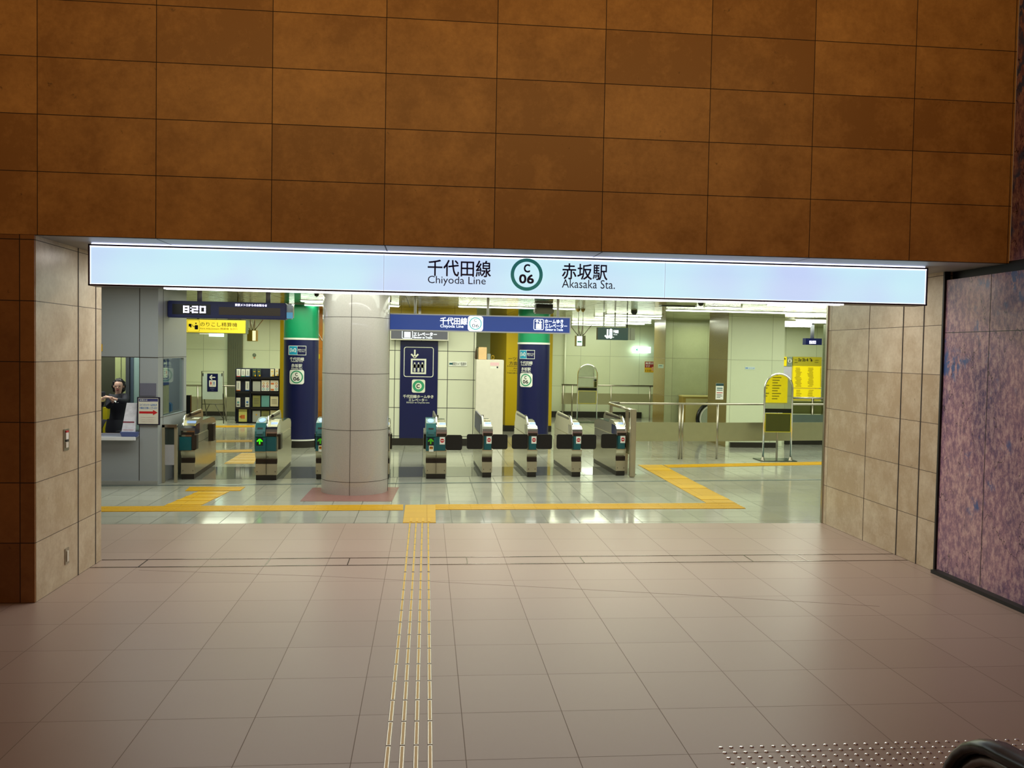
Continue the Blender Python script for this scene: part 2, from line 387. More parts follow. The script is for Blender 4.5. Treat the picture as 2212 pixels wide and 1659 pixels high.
# cherry blossom picture wall along the right side of the hall
def cherry_mat():
    m = bpy.data.materials.new('cherry_print'); m.use_nodes = True; nt = m.node_tree; N = nt.nodes.new; Lk = nt.links.new; b = nt.nodes['Principled BSDF']
    geo = N('ShaderNodeNewGeometry')
    def mp(sc, rt=(0, 0, 0)):
        n = N('ShaderNodeMapping'); n.inputs['Scale'].default_value = sc; n.inputs['Rotation'].default_value = rt; Lk(geo.outputs['Position'], n.inputs['Vector']); return n.outputs[0]
    def noise(sc, det, rgh, vec):
        n = N('ShaderNodeTexNoise'); n.inputs['Scale'].default_value = sc; n.inputs['Detail'].default_value = det; n.inputs['Roughness'].default_value = rgh; Lk(vec, n.inputs['Vector']); return n.outputs['Fac']
    def ramp(f, stops):
        r = N('ShaderNodeValToRGB'); Lk(f, r.inputs[0]); e = r.color_ramp.elements
        e[0].position = stops[0][0]; e[0].color = lin(stops[0][1])+(1,); e[1].position = stops[-1][0]; e[1].color = lin(stops[-1][1])+(1,)
        for p, c in stops[1:-1]: q = e.new(p); q.color = lin(c)+(1,)
        return r.outputs[0]
    v = mp((1, 1, .55), (.35, 0, 0))
    base = ramp(noise(20, 10, .8, v), [(.34, (50, 38, 78)), (.44, (110, 82, 122)), (.5, (164, 126, 140)), (.56, (206, 172, 174)), (.68, (232, 208, 200))])
    big = ramp(noise(1.1, 3, .5, v), [(.38, (60, 56, 104)), (.52, (170, 130, 146)), (.7, (214, 180, 176))])
    mx = N('ShaderNodeMix'); mx.data_type = 'RGBA'; mx.inputs[0].default_value = .38; Lk(base, mx.inputs[6]); Lk(big, mx.inputs[7])
    sky = N('ShaderNodeMapRange'); sep = N('ShaderNodeSeparateXYZ'); Lk(geo.outputs['Position'], sep.inputs[0])
    sk = noise(2.3, 4, .6, mp((1, .9, 1.0)))
    ad = N('ShaderNodeMath'); ad.operation = 'MULTIPLY_ADD'; Lk(sep.outputs['Z'], ad.inputs[0]); ad.inputs[1].default_value = .045; Lk(sk, ad.inputs[2])
    sky.inputs['From Min'].default_value = .66; sky.inputs['From Max'].default_value = .74; Lk(ad.outputs[0], sky.inputs['Value'])
    fine = noise(16, 4, .6, v)
    fm = N('ShaderNodeMath'); fm.operation = 'LESS_THAN'; Lk(fine, fm.inputs[0]); fm.inputs[1].default_value = .53
    sm = N('ShaderNodeMath'); sm.operation = 'MULTIPLY'; Lk(sky.outputs[0], sm.inputs[0]); Lk(fm.outputs[0], sm.inputs[1])
    m2 = N('ShaderNodeMix'); m2.data_type = 'RGBA'; Lk(sm.outputs[0], m2.inputs[0]); Lk(mx.outputs[2], m2.inputs[6]); m2.inputs[7].default_value = lin((70, 92, 150))+(1,)
    tw = N('ShaderNodeTexNoise'); tw.inputs['Scale'].default_value = 2.0; tw.inputs['Detail'].default_value = 5; Lk(mp((1, 1.5, .55), (.6, 0, 0)), tw.inputs['Vector'])
    s1 = N('ShaderNodeMath'); s1.operation = 'SUBTRACT'; Lk(tw.outputs['Fac'], s1.inputs[0]); s1.inputs[1].default_value = .5
    s2 = N('ShaderNodeMath'); s2.operation = 'ABSOLUTE'; Lk(s1.outputs[0], s2.inputs[0])
    s3 = N('ShaderNodeMath'); s3.operation = 'LESS_THAN'; Lk(s2.outputs[0], s3.inputs[0]); s3.inputs[1].default_value = .0022
    m3 = N('ShaderNodeMix'); m3.data_type = 'RGBA'; Lk(s3.outputs[0], m3.inputs[0]); Lk(m2.outputs[2], m3.inputs[6]); m3.inputs[7].default_value = lin((46, 26, 40))+(1,)
    Lk(m3.outputs[2], b.inputs['Base Color']); b.inputs['Roughness'].default_value = .32
    return m
cherry = cherry_mat()
mb = MB().box(8.36, 8.39, -9, .83, .0, 2.95, cherry)
for y in (-8.2, -6.4, -4.6, -2.8, -1.0, .12): mb.box(8.3585, 8.362, y, y+.006, .05, 2.95, dark)
mb.box(8.3585, 8.362, -9, .83, 2.42, 2.426, dark)
mb.box(8.28, 8.359, -9, .80, 0, .035, dark)
mb.build('cherry_blossom_mural', None, 'purple and pink cherry blossom photo wall beside the right jamb', 'mural')
mb = MB().box(8.44, 8.75, -9, -.01, 3.06, 7.2, cherry)
mb.build('cherry_blossom_mural', None, 'dark upper strip of blossom picture wall at the top right corner', 'mural')

# station shell
struct(MB().box(-6, 17, 1.6, 22.4, 3.10, 3.2, ceil_metal).box(8.34, 17, 3.42, 3.46, 0, 3.1, wall_cream).box(-6, -5.9, 1.5, 22.4, 0, 3.1, wall_side), 'ceiling')
struct(MB().box(-6, 2.5, 20.6, 20.9, 0, 3.1, wall_cream), 'wall_back_left')
struct(MB().box(2.2, 14.5, 21.6, 21.9, 0, 3.1, wall_cream).box(2.2, 2.4, 13, 21.9, 0, 3.1, wall_side), 'wall_back_right')
struct(MB().box(17.0, 17.2, 3.4, 21.9, 0, 3.1, wall_side), 'wall_far_right')
struct(MB().box(-6, 1, 20.56, 20.6, 0, .14, black_base), 'baseboard_back_left')
struct(MB().box(5, 10.4, 21.52, 21.6, 0, .2, black_base), 'baseboard_back_right')
# ribbed dark pilaster on the back-left wall
P = Px(20.5); x0 = P(491, 800)[0]; x1 = P(523, 800)[0]
mb = MB().box(x0, x1, 20.5, 20.595, .005, 3.095, M('ribbed', (104, 108, 84), .5))
for k in range(16): mb.box(x0+(x1-x0)*(k+.2)/16, x0+(x1-x0)*(k+.7)/16, 20.47, 20.5, .005, 3.095, MATS['ribbed'])
mb.build('pilaster', None, 'dark ribbed vertical band on the cream back wall left of the leaflet rack', 'pilaster')
# elevator block
P = Px(12.45)
XE0, XE1 = P(740, 850)[0], P(1027, 850)[0]
struct(MB().box(XE0, XE1, 12.45, 14.6, .16, 3.1, wall_panel).box(XE0, XE1-.02, 12.43, 12.45, 0, .16, black_base).box(XE0, XE1, 12.42, 12.45, 2.86, 3.1, yellow_wall), 'wall_elevator')
# yellow blocks
xa, xb = at(606, 800, 15)[0], at(745, 800, 15)[0]
struct(MB().box(xa, xb, 15, 17, .1, 3.1, orange_marble).box(xa-.012, xa+.13, 14.96, 15.02, 0, 3.1, yellow_wall).box(xa, xb, 14.98, 15.1, 0, .1, black_base), 'wall_orange')
c = at(1093, 800, 16.2); e = at(1193, 800, 16.2); g = at(1058, 800, 18.0)
struct(MB().prism([(c.x, 16.2), (e.x, 16.2), (e.x, 19), (g.x, 18)], 'z', .16, 3.1, yellow_wall).prism([(c.x-.03, 16.15), (e.x, 16.15), (e.x, 19), (g.x-.03, 18)], 'z', 0, .16, black_base), 'wall_yellow')
# right hand piers: pier_1 deeper, pier_2 nearer, then the far map wall and granite column
p1 = at(1436, 800, 15.8).x; p1e = at(1575, 800, 15.8).x
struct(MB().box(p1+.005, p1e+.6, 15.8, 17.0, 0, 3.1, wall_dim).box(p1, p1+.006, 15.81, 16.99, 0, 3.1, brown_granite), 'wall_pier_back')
p2 = at(1571, 800, 12.6).x; p2e = at(1693, 800, 12.6).x
struct(MB().box(p2+.005, p2e, 12.6, 14.0, 0, 3.1, wall_cream).box(p2, p2+.006, 12.61, 13.99, 0, 3.1, brown_granite), 'wall_pier_front')
struct(MB().box(p2+.1, at(1681, 960, 12.5).x, 12.52, 12.6, .0, .12, black_base), 'baseboard_pier')
struct(MB().box(p2e-.2, 17, 19.0, 19.2, 0, 3.1, wall_cream), 'wall_map')
g0 = at(1776, 800, 15.4).x
struct(MB().box(g0, g0+1.2, 14.4, 15.4, 0, 3.1, granite), 'wall_granite_pier')

# ------------------------------------------------------------------ big round stone column
COLC = (2.12, 5.95)
R0 = .50
mb = MB().rev(COLC[0], COLC[1], [(R0, 0), (R0, 3.1)], column_stone, 64)
cx, cy = COLC
for z in (.2, .96, 1.79, 2.62): mb.rev(cx, cy, [(R0+.0015, z-.003), (R0+.0015, z+.003)], joint, 64)
for a in (-94, -4, 86, 176): mb.box(cx+(R0+.001)*cos(radians(a))-.0025, cx+(R0+.001)*cos(radians(a))+.0025, cy+(R0+.001)*sin(radians(a))-.0025, cy+(R0+.001)*sin(radians(a))+.0025, 0, 3.1, joint)
mb.build('stone_column', None, 'thick round pinkish grey stone column standing in front of the gates', 'column')

# navy and green pillars
def pillar(cx, cy, R, th, label):
    r = empty('round_pillar', (cx, cy, 0), label, 'pillar')
    MB().rev(cx, cy, [(R+.005, 0), (R+.005, .15)], black_base, 56).build('base', r)
    MB().rev(cx, cy, [(R+.008, .15), (R+.008, .18)], white, 56).build('base_ring', r)
    MB().rev(cx, cy, [(R, .18), (R, 2.34)], navy, 56).build('navy_cladding', r)
    MB().rev(cx, cy, [(R+.008, 2.33), (R+.008, 2.37)], white, 56).build('white_ring', r)
    MB().rev(cx, cy, [(R, 2.36), (R, 3.1)], green, 56).build('green_band', r)
    A = Art(cyl(cx, cy, R+.002, th), .0015); A.curved = True
    A.rect(0, 2.10, .40, .20, white); A.up().rect(-.085, 2.10, .19, .18, M('metro_blue', (30, 150, 190), .4)).rect(.103, 2.10, .175, .18, navy)
    A.up()
    for sgn in (-1, 1):
        A.stroke([(-.085+sgn*.012, 2.075), (-.085+sgn*.018, 2.12), (-.085+sgn*.05, 2.145), (-.085+sgn*.066, 2.12), (-.085+sgn*.06, 2.06)], .014, white)
        A.stroke([(-.085+sgn*.045, 2.06), (-.085+sgn*.03, 2.10), (-.085, 2.07)], .008, white)
    A.text('東京メトロ', .103, 2.115, .15, .034, white, .02).text('Tokyo Metro', .103, 2.075, .13, .026, white, .01)
    A.text('千代田線', 0, 1.915, .31, .075, white, .012).text('Chiyoda Line', 0, 1.86, .26, .036, white, .01)
    A.text('赤坂駅', 0, 1.775, .235, .075, white, .012).text('Akasaka Sta.', 0, 1.715, .25, .034, white, .01)
    A.rect(0, 1.53, .32, .31, white, .05); A.up().ring(0, 1.53, .112, .138, metro_green); A.text('C', 0, 1.585, .05, .068, ink, .04).text('06', 0, 1.49, .13, .075, ink, .04)
    A.build('lettering', r)
    return r
pillar(.451, 12.1, .372, -.12, 'navy and green round pillar left of the stone column, metro logo and station number facing the hall')
pillar(5.591, 12.3, .362, -.60, 'navy and green round pillar on the right, behind the closed gates, its logo turned to the left')

# ------------------------------------------------------------------ main illuminated sign
SY = .40
S0, S1, SZ0, SZ1 = .251, 7.907, 2.663, 3.022
frame_m = M('sign_frame', (58, 40, 62), .35, .3)
lite = bpy.data.materials.new('sign_light'); lite.use_nodes = True
nt = lite.node_tree; b = nt.nodes['Principled BSDF']; b.inputs['Roughness'].default_value = .3; b.inputs['Base Color'].default_value = (.3, .32, .35, 1)
geo = nt.nodes.new('ShaderNodeNewGeometry'); nz = nt.nodes.new('ShaderNodeTexNoise'); nz.inputs['Scale'].default_value = .9; nz.inputs['Detail'].default_value = 2
nt.links.new(geo.outputs['Position'], nz.inputs['Vector']); cr = nt.nodes.new('ShaderNodeValToRGB'); nt.links.new(nz.outputs['Fac'], cr.inputs[0])
cr.color_ramp.elements[0].position = .38; cr.color_ramp.elements[0].color = (.58, .70, 1.0, 1); cr.color_ramp.elements[1].position = .64; cr.color_ramp.elements[1].color = (.60, .90, 1.0, 1)
nt.links.new(cr.outputs[0], b.inputs['Emission Color']); b.inputs['Emission Strength'].default_value = .92
edge_l = M('sign_edge_light', (240, 246, 255), .4, emit=2.2)
under_l = M('sign_under_light', (236, 240, 255), .4, emit=5)
sg = empty('station_sign', ((S0+S1)/2, SY+.1, SZ0), 'long white illuminated sign over the entrance reading Chiyoda Line C 06 Akasaka Sta.', 'sign')
t = .014
MB().box(S0, S1, SY, SY+.22, SZ0, SZ0+t, frame_m).box(S0, S1, SY, SY+.22, SZ1-t, SZ1, frame_m).box(S0, S0+t, SY, SY+.22, SZ0, SZ1, frame_m).box(S1-t, S1, SY, SY+.22, SZ0, SZ1, frame_m).box(S0, S1, SY+.2, SY+.22, SZ0, SZ1, frame_m).build('frame', sg)
MB().box(S0+t, S1-t, SY+.012, SY+.03, SZ0+t, SZ1-t, lite).build('light_panel', sg)
MB().box(S0+t, S1-t, SY+.009, SY+.012, SZ1-t-.010, SZ1-t, edge_l).box(S0+t, S1-t, SY+.009, SY+.012, SZ0+t, SZ0+t+.004, edge_l).box(S0+t, S0+t+.004, SY+.009, SY+.012, SZ0+t, SZ1-t, edge_l).box(S1-t-.004, S1-t, SY+.009, SY+.012, SZ0+t, SZ1-t, edge_l).build('bright_edge', sg, 'bright white inner edge')
MB().box(S0+.62, S1-.8, SY+.05, SY+.16, SZ0-.010, SZ0-.001, under_l).build('underside_light', sg, 'glowing strip along the underside')
MB().box(S0+.02, S1-.02, SY+.02, SY+.2, SZ1+.001, SZ1+.01, M('sign_top_light', (214, 222, 255), .4, emit=3.5)).build('topside_light', sg)
P = Px(SY)
A = Art(plane(0, SY+.008), .0012)
def sx(u, v): return P(u, v)
ind = M('indigo_ink', (44, 32, 104), .5)
def tx(A, P, s, u, v, w, h, mat, bold=0.0, Aoff=0.0):
    x, z = P(u, v); k = P.k(u, v); return A.text(s, x-Aoff, z, w*k, h*k, mat, bold)
for u in (829, 1437): x, z = P(u, 590); A.rect(x, (SZ0+SZ1)/2, .006, SZ1-SZ0-.03, M('seam', (206, 222, 246), .5, emit=.55))
A.up()
tx(A, P, '千代田線', 992.5, 579.5, 136, 35, ind, .012)
tx(A, P, 'Chiyoda Line', 987, 607.5, 125, 21, ind)
tx(A, P, '赤坂駅', 1263.5, 587, 99, 34, ind, .012)
tx(A, P, 'Akasaka Sta.', 1271.5, 613.5, 116, 18.5, ind)
x, z = P(1138, 593); k = P.k(1138, 593)
A.ring(x, z, 27.5*k, 35*k, M('sea_green', (60, 160, 160), .5, emit=.25))
tx(A, P, 'C', 1138.5, 579.5, 12.5, 17, ind, .04); tx(A, P, '06', 1137.5, 602.5, 31, 18.5, ind, .045)
A.build('lettering', sg)

# sockets on the left jamb
so = empty('wall_outlet', (-.02, .626, 1.2), 'steel switch plate with a red label, upper of two plates on the left jamb', 'switch plate')
MB().box(-.02, -.014, .57, .682, 1.2, 1.392, steel).build('plate', so)
MB().box(-.014, -.008, .60, .655, 1.225, 1.275, offwhite).box(-.014, -.008, .60, .655, 1.3, 1.36, paper).box(-.014, -.006, .60, .655, 1.362, 1.378, red).box(-.014, -.007, .60, .655, 1.28, 1.296, dark).build('switch', so)
so = empty('wall_outlet', (-.02, .641, .17), 'small steel power outlet near the floor on the left jamb', 'outlet')
MB().box(-.02, -.014, .60, .682, .171, .316, steel).build('plate', so)
MB().box(-.014, -.008, .625, .66, .195, .29, offwhite).build('socket', so)

# floor track of the shutter
tr = empty('floor_track', (4.1, 1.4, 0), 'pair of thin dark metal rails let into the floor below the station sign', 'floor track')
trk = M('track_metal', (92, 72, 66), .18, 1)
for (ya, yb, nm) in ((1.19, 1.325, 'rail'), (1.505, 1.62, 'rail')):
    MB().prism([(-.02, ya), (8.335, yb), (8.335, yb+.014), (-.02, ya+.014)], 'z', 0, .003, trk).build(nm, tr)
for x in (.42, 1.62, 2.42, 3.02+.6, 4.82+.0, 6.02+.6, 7.22): 
    ya = 1.19+.0162*(x+.02); MB().prism([(x, ya), (x+.01, ya), (x+.01, ya+.3), (x, ya+.3)], 'z', 0, .0028, trk).build('cross_piece', tr)

# tactile bars across the hall floor
fr0 = empty('tactile_bar', (0, 0, 0), 'narrow yellow tactile bar in a steel frame, in four lines across the hall floor', 'tactile bar', 'tactile bars across the hall floor')
ysteel = M('bar_steel', (196, 190, 178), .3, 1)
MB().prism([(-.0145, .0), (-.0115, .004), (.0115, .004), (.0145, 0)], 'y', 0, .300, ysteel).build('frame', fr0, local=True)
MB().box(-.0075, .0075, .008, .292, .003, .0052, yellow_paint).build('inlay', fr0, 'yellow inlay', local=True)
def dup(r, loc, rz=0, label=None, group=None):
    c = r.copy(); COL.objects.link(c); c.location = loc; c.rotation_euler = (0, 0, rz)
    if label: c['label'] = label
    if group: c['group'] = group
    for ch in list(r.children):
        k = ch.copy(); COL.objects.link(k); k.parent = c
        for gch in ch.children: q = gch.copy(); COL.objects.link(q); q.parent = k
    return c
ORD = ['first', 'second', 'third', 'fourth', 'fifth', 'sixth', 'seventh', 'eighth', 'ninth', 'tenth', '11th', '12th', '13th', '14th', '15th', '16th', '17th', '18th', '19th', '20th', '21st', '22nd', '23rd', '24th', '25th', '26th', '27th', '28th', '29th', '30th']
LINE = ['leftmost', 'second', 'third', 'rightmost']
first = True
ys = [-3.15+.314*k for k in range(13)] + [.955+.305*k for k in range(8)]
ys[12] = -3.15+.314*12
for i, x in enumerate((3.005, 3.081, 3.156, 3.231)):
    for j, y in enumerate(sorted(ys, reverse=True)):
        lb = 'yellow steel-framed tactile bar, %s from the yellow square in the %s line' % (ORD[j], LINE[i])
        if first: fr0.location = (x, y, 0); fr0['label'] = lb; first = False
        else: dup(fr0, (x, y, 0), 0, lb)
# steel studs by the escalator
st0 = MB().rev(0, 0, [(.0125, 0), (.0120, .003), (.008, .005), (.001, .0055)], chrome, 14).build('tactile_stud', None, 'small round steel stud in the rows in front of the escalator', 'stud', 'steel studs before the escalator', local=True)
first = True
for r in range(5):
    for c in range(30):
        loc = (4.823+.0585*c+.007*(c//5), -2.96-.0632*r, 0)
        if first: st0.location = loc; first = False; q = st0
        else: q = st0.copy(); COL.objects.link(q); q.location = loc
        q['label'] = 'round steel floor stud before the escalator, %s from left in the %s row' % (ORD[c], ['farthest', 'second', 'middle', 'fourth', 'nearest'][r])

# yellow tactile paving in the station
def strip(poly, label, dirn='x'):
    mb = MB().prism(poly, 'z', .0005, .005, yellow_tile)
    xs = [p[0] for p in poly]; ya = [p[1] for p in poly]
    (ax0, ay0), (ax1, ay1), (bx1, by1), (bx0, by0) = poly
    for k in range(4):
        t0 = (k+.25)/4; t1 = (k+.55)/4
        q = [(ax0+(bx0-ax0)*t0, ay0+(by0-ay0)*t0), (ax1+(bx1-ax1)*t0, ay1+(by1-ay1)*t0), (ax1+(bx1-ax1)*t1, ay1+(by1-ay1)*t1), (ax0+(bx0-ax0)*t1, ay0+(by0-ay0)*t1)]
        mb.prism(q, 'z', .004, .009, yellow_paint)
    return fixn(mb.build('tactile_paving', None, label, 'tactile paving'))
g = lambda u, v: (fl(u, v).x, fl(u, v).y)
strip([g(150, 1106), g(871, 1102.5), g(871, 1090.5), g(150, 1095)], 'yellow tactile strip crossing the station floor left of the yellow square')
strip([g(940.5, 1101.5), g(1611, 1099), g(1588, 1087), g(940.5, 1090)], 'yellow tactile strip crossing the station floor right of the yellow square')
mb = MB().prism([(2.916, 3.40), (3.325, 3.41), (3.333, 4.70), (2.915, 4.68)], 'z', 0, .006, yellow_tile)
for k in range(4): mb.box(3.0+.0755*k, 3.03+.0755*k, 3.45, 3.7, .005, .011, yellow_paint)
mb.build('tactile_paving', None, 'yellow square of tactile paving at the end of the four bar lines', 'tactile paving')
strip([g(354, 1093.2), g(433, 1092.8), g(496, 1061.8), g(429, 1061.8)][::1], 'yellow tactile branch running from the long strip towards the left gates')
strip([g(400, 1061), g(519, 1060.5), g(530, 1052), g(410, 1052)], 'short yellow tactile crossbar before the left gates')
strip([g(1526, 1086.7), g(1588, 1086.4), g(1430, 1004.5), g(1378, 1004.5)], 'slanting yellow tactile strip right of the gate row')
strip([g(1444, 1010.4), g(1812, 1003.5), g(1812, 997), g(1433, 1004.4)], 'yellow tactile strip in front of the right-hand railing and mirror')
strip([g(484, 1002), g(548, 1002), g(560, 979), g(522, 979)], 'yellow tactile strip behind the second gate from the left')
strip([g(455, 978), g(545, 976), g(545, 971), g(455, 973)], 'first yellow tactile band seen through the leftmost passage')
strip([g(462, 955.5), g(545, 954.5), g(545, 950.5), g(462, 951)], 'middle yellow tactile band seen through the leftmost passage')
strip([g(462, 923.5), g(550, 923), g(550, 919), g(462, 919.5)], 'farthest yellow tactile band in front of the leaflet rack')

# ------------------------------------------------------------------ ticket gates
gate_side = M('gate_side', (196, 192, 168), .22, .75)
gate_front = M('gate_front', (180, 172, 148), .32, .6)
gate_dark = M('gate_dark', (58, 50, 44), .3, .6)
flap_m = M('flap_black', (13, 13, 14), .38)
def rrect(w, h, r, n=5):
    pts = []
    for cx, cz, a0 in ((w/2-r, h/2-r, 0), (-w/2+r, h/2-r, 90), (-w/2+r, -h/2+r, 180), (w/2-r, -h/2+r, 270)):
        for k in range(n): a = radians(a0+k*90/(n-1)); pts.append((cx+r*cos(a), cz+r*sin(a)))
    return pts
def gate(X, Y, rz, label, w=.175, L=1.92, double=False, flaps='', fence='left', wing=gate_side, no_entry=True, arrow=None, mirror=False):
    g = empty('ticket_gate', (0, 0, 0), label, 'ticket gate', 'ticket gates')
    h = w/2
    MB().box(-h+.01, h-.012, .035, L-.03, .003, .085, black_base).build('base', g, local=True)
    prof = [(.03, .085), (.03, .265), (.055, .285), (.06, .345), (.02, .40), (.0, .455), (.0, .475), (L, .475), (L, .455), (L-.02, .40), (L-.06, .345), (L-.03, .265), (L-.03, .085)]
    mb = MB().prism(prof, 'x', -h, h, gate_side)
    mb.box(-h+.002, h-.002, .027, .031, .09, .262, gate_front)
    mb.add([(-h+.001, .0285, .267), (h-.001, .0285, .267), (h-.001, .0535, .287), (-h+.001, .0535, .287)], [(0, 1, 2, 3)], gate_dark)
    mb.add([(-h+.001, .053, .287), (h-.001, .053, .287), (h-.001, .058, .343), (-h+.001, .058, .343)], [(0, 1, 2, 3)], gate_dark)
    if double: mb.box(-.002, .002, -.002, .03, .09, .47, gate_dark)
    for x in (-h+.03, h-.03): mb.box(x-.004, x+.004, .022, .027, .13, .15, gate_dark)
    mb.box(-h-.001, h+.001, .12, L-.12, .475, .70, gate_side)
    mb.box(-h-.0015, h+.0015, .2, L-.1, .57, .575, gate_dark)
    cab = mb.build('cabinet', g, local=True)
    if not mirror:
        MB().box(-h+(.03 if not double else .0), h-.02, .01, .2, .475, .715, teal, .006).build('front_panel', g, 'teal front panel', local=True)
    else:
        MB().box(-h-.015, h-.045, -.05, .2, .475, .70, teal, .006).build('front_panel', g, 'teal front panel', local=True)
        MB().box(-h-.02, h-.035, -.06, .12, .70, .725, chrome, .006).build('tray', g, local=True)
        mb = MB().prism([(h-.04+.0, -.03), (h+.03, .0), (h+.035, .12), (h+.0, .16), (h-.04, .16)], 'z', .49, .72, gate_dark)
        mb.build('sensor_cover', g, local=True)
        mb = MB().prism([(h-.002, 1.15), (h+.075, 1.22), (h+.075, 1.42), (h-.002, 1.5)], 'z', .5, .80, gate_dark)
        mb.build('sensor_cover', g, local=True)
    # rounded chrome nose and the sloping top
    x0 = -h if not double else -.005
    nose = [(.0, .72), (.0, .79), (.012, .83), (.05, .865), (.12, .885), (.4, .89), (.4, .72)]
    MB().prism(nose, 'x', x0, h, chrome).box(x0+.01, h-.005, -.004, .0, .72, .765, gate_dark).build('nose', g, 'chrome nose', local=True)
    top = [(.06, .87), (.3, .93), (.36, .955), (.62, .96), (.72, .90), (L-.45, .90), (L-.1, .86), (L, .80), (L, .70), (.1, .70)]
    MB().prism(top, 'x', x0+.018, h-.012, gate_side).prism([(.62, .961), (.72, .901), (L-.45, .901), (L-.1, .861), (L-.1, .866), (L-.45, .906), (.72, .907), (.62, .967)], 'x', x0+.02, h-.014, M('top_teal', (52, 84, 80), .12, .2)).build('top_cover', g, local=True)
    if fence == 'left': fx = -h
    elif fence == 'mid': fx = -.012
    elif fence == 'right': fx = h-.03
    zt = 1.02
    fp = [(.10, .72), (.08, .86), (.13, .93), (.22, zt-.02), (.30, zt), (1.55, zt+.02), (1.68, zt-.06), (1.70, .72)]
    fpn = MB().prism(fp, 'x', fx, fx+.026, wing).build('fence_panel', g, local=True)
    ed = [(fx+.013, .085, .72), (fx+.013, .065, .86), (fx+.013, .12, .935), (fx+.013, .21, zt-.01), (fx+.013, .29, zt+.008)]
    MB().tube(ed, .017, chrome if wing is not navy else white, 8).build('fence_edge', fpn, local=True)
    MB().box(fx-.001, fx+.027, .35, 1.5, zt-.05, zt-.012, gate_dark).box(fx+.02, fx+.06, .5, .58, zt-.03, zt+.015, gate_dark).build('sensor_strip', fpn, local=True)
    A = Art(lambda x, z, d: Vector((x, .16+(z-.9)*1.6, z+d)), .001)
    A.rect((x0+h)/2+.02, .915, h-x0-.07, .035, M('pale_blue', (150, 176, 226), .3, emit=.3)); A.build('slot', g)
    if double:
        MB().prism([(-.03, .475), (-.03, .70), (0, .715), (.14, .715), (.14, .475)], 'x', -h, -.004, teal).build('reader_panel', g, 'teal reader column', local=True)
        rd = [(-.035, .715), (-.04, .80), (.0, .86), (.07, .93), (.34, .99), (.62, .99), (.7, .9), (.7, .715)]
        rdo = MB().prism(rd, 'x', -h, -.012, M('teal_light', (48, 106, 112), .25)).build('card_reader', g, 'pale teal card reader', local=True)
        A = Art(lambda x, z, d: Vector((x, .07+(z-.93)*4.5, z+d+.001)), .0015)
        A.disc(-h/2-.008, .962, .024, M('reader_glow', (110, 150, 235), .3, emit=1.1), rx=.052); A.build('touch_display', rdo, 'glowing blue oval')
        A = Art(lambda x, z, d: Vector((x, -.04+(z-.8)*.67-.001-d, z)), .0015)
        A.rect(-h/2-.008, .845, .085, .028, dark); A.rect(-h/2-.008, .785, .10, .045, teal); A.build('ticket_slot', rdo)
    A = Art(lambda x, z, d: Vector((x, (-.031 if double and x < -.004 else (-.051 if mirror else .009))-d, z)), .0012)
    if no_entry:
        xs = h-.075 if double else h-.062
        A.rect(xs, .645, .088, .125, paper); A.up().disc(xs, .645, .034, red); A.up().rect(xs, .645, .05, .012, white)
    if arrow:
        gm = M('arrow_green', (60, 220, 10), .4, emit=1.0) if arrow == 2 else M('arrow_dim', (60, 150, 16), .4, emit=.4)
        A.rect(-h/2-.01, .635, .105, .13, dark); A.up().arrow(-h/2-.01, .635, .085, pi/2, .022, gm, .5)
        if arrow == 1:
            A.rect(-h/2-.0, .515, .075, .10, paper); A.up().rect(-h/2, .53, .06, .05, M('label_yellow', (226, 176, 20), .5)); A.up()
            for sx_ in (-1, 1): A.poly([(-h/2+sx_*.024, .553), (-h/2+sx_*.024, .507), (-h/2+sx_*.004, .53)], ink)
            A.man(-h/2, .53, .045, red)
    if no_entry or arrow: A.build('front_display', g, 'printed and lit front signs')
    for f in flaps:
        s_ = -1 if f == 'L' else 1; cx = s_*(h+.125)-.0
        MB().prism([(cx+a, .61+b) for a, b in rrect(.275, .255, .035)], 'y', .055, .085, flap_m).build('flap', g, 'black closing flap', local=True)
    for f in ('L', 'R'):
        if f not in flaps and not mirror:
            s_ = -1 if f == 'L' else 1
            MB().prism([(s_*(h+.002), .14), (s_*(h+.035), .17), (s_*(h+.035), .38), (s_*(h+.002), .42)], 'z', .49, .74, gate_dark).build('sensor_cover', g, local=True)
    g.location = (X, Y, 0); g.rotation_euler = (0, 0, rz)
    return g
R_ = radians(1.6)
gate(-.63, 7.03, radians(3), 'leftmost ticket gate, beside the office fence, with an open tray and no front sign', .215, fence='left', no_entry=False, mirror=True)
gate(.62, 6.95, R_, 'wide ticket gate with a bright green arrow, second from the left', .345, double=True, fence='mid', no_entry=False, arrow=2)
gate(1.565, 7.08, R_, 'ticket gate half hidden behind the left edge of the stone column, dim green arrow', .345, double=True, fence='mid', no_entry=False, arrow=1)
gate(2.50, 7.12, R_, 'ticket gate mostly hidden behind the right edge of the stone column', .19, fence='left', no_entry=False)
gate(3.365, 7.19, R_, 'wide ticket gate before the elevator panel with green arrow and red no entry sign', .345, double=True, flaps='R', fence='mid', arrow=1)
gate(4.235, 7.38, R_, 'narrow closed ticket gate with a navy side panel in front of the white cabinet', .175, flaps='LR', wing=navy)
gate(5.015, 7.45, R_, 'narrow closed ticket gate in front of the right navy pillar', .175, flaps='LR')
gate(5.80, 7.50, R_, 'narrow closed ticket gate, second from the right end of the row', .175, flaps='LR')
gate(6.62, 7.67, R_, 'rightmost ticket gate beside the tall end post, dark panel and teal top', .175, flaps='L', fence='right')

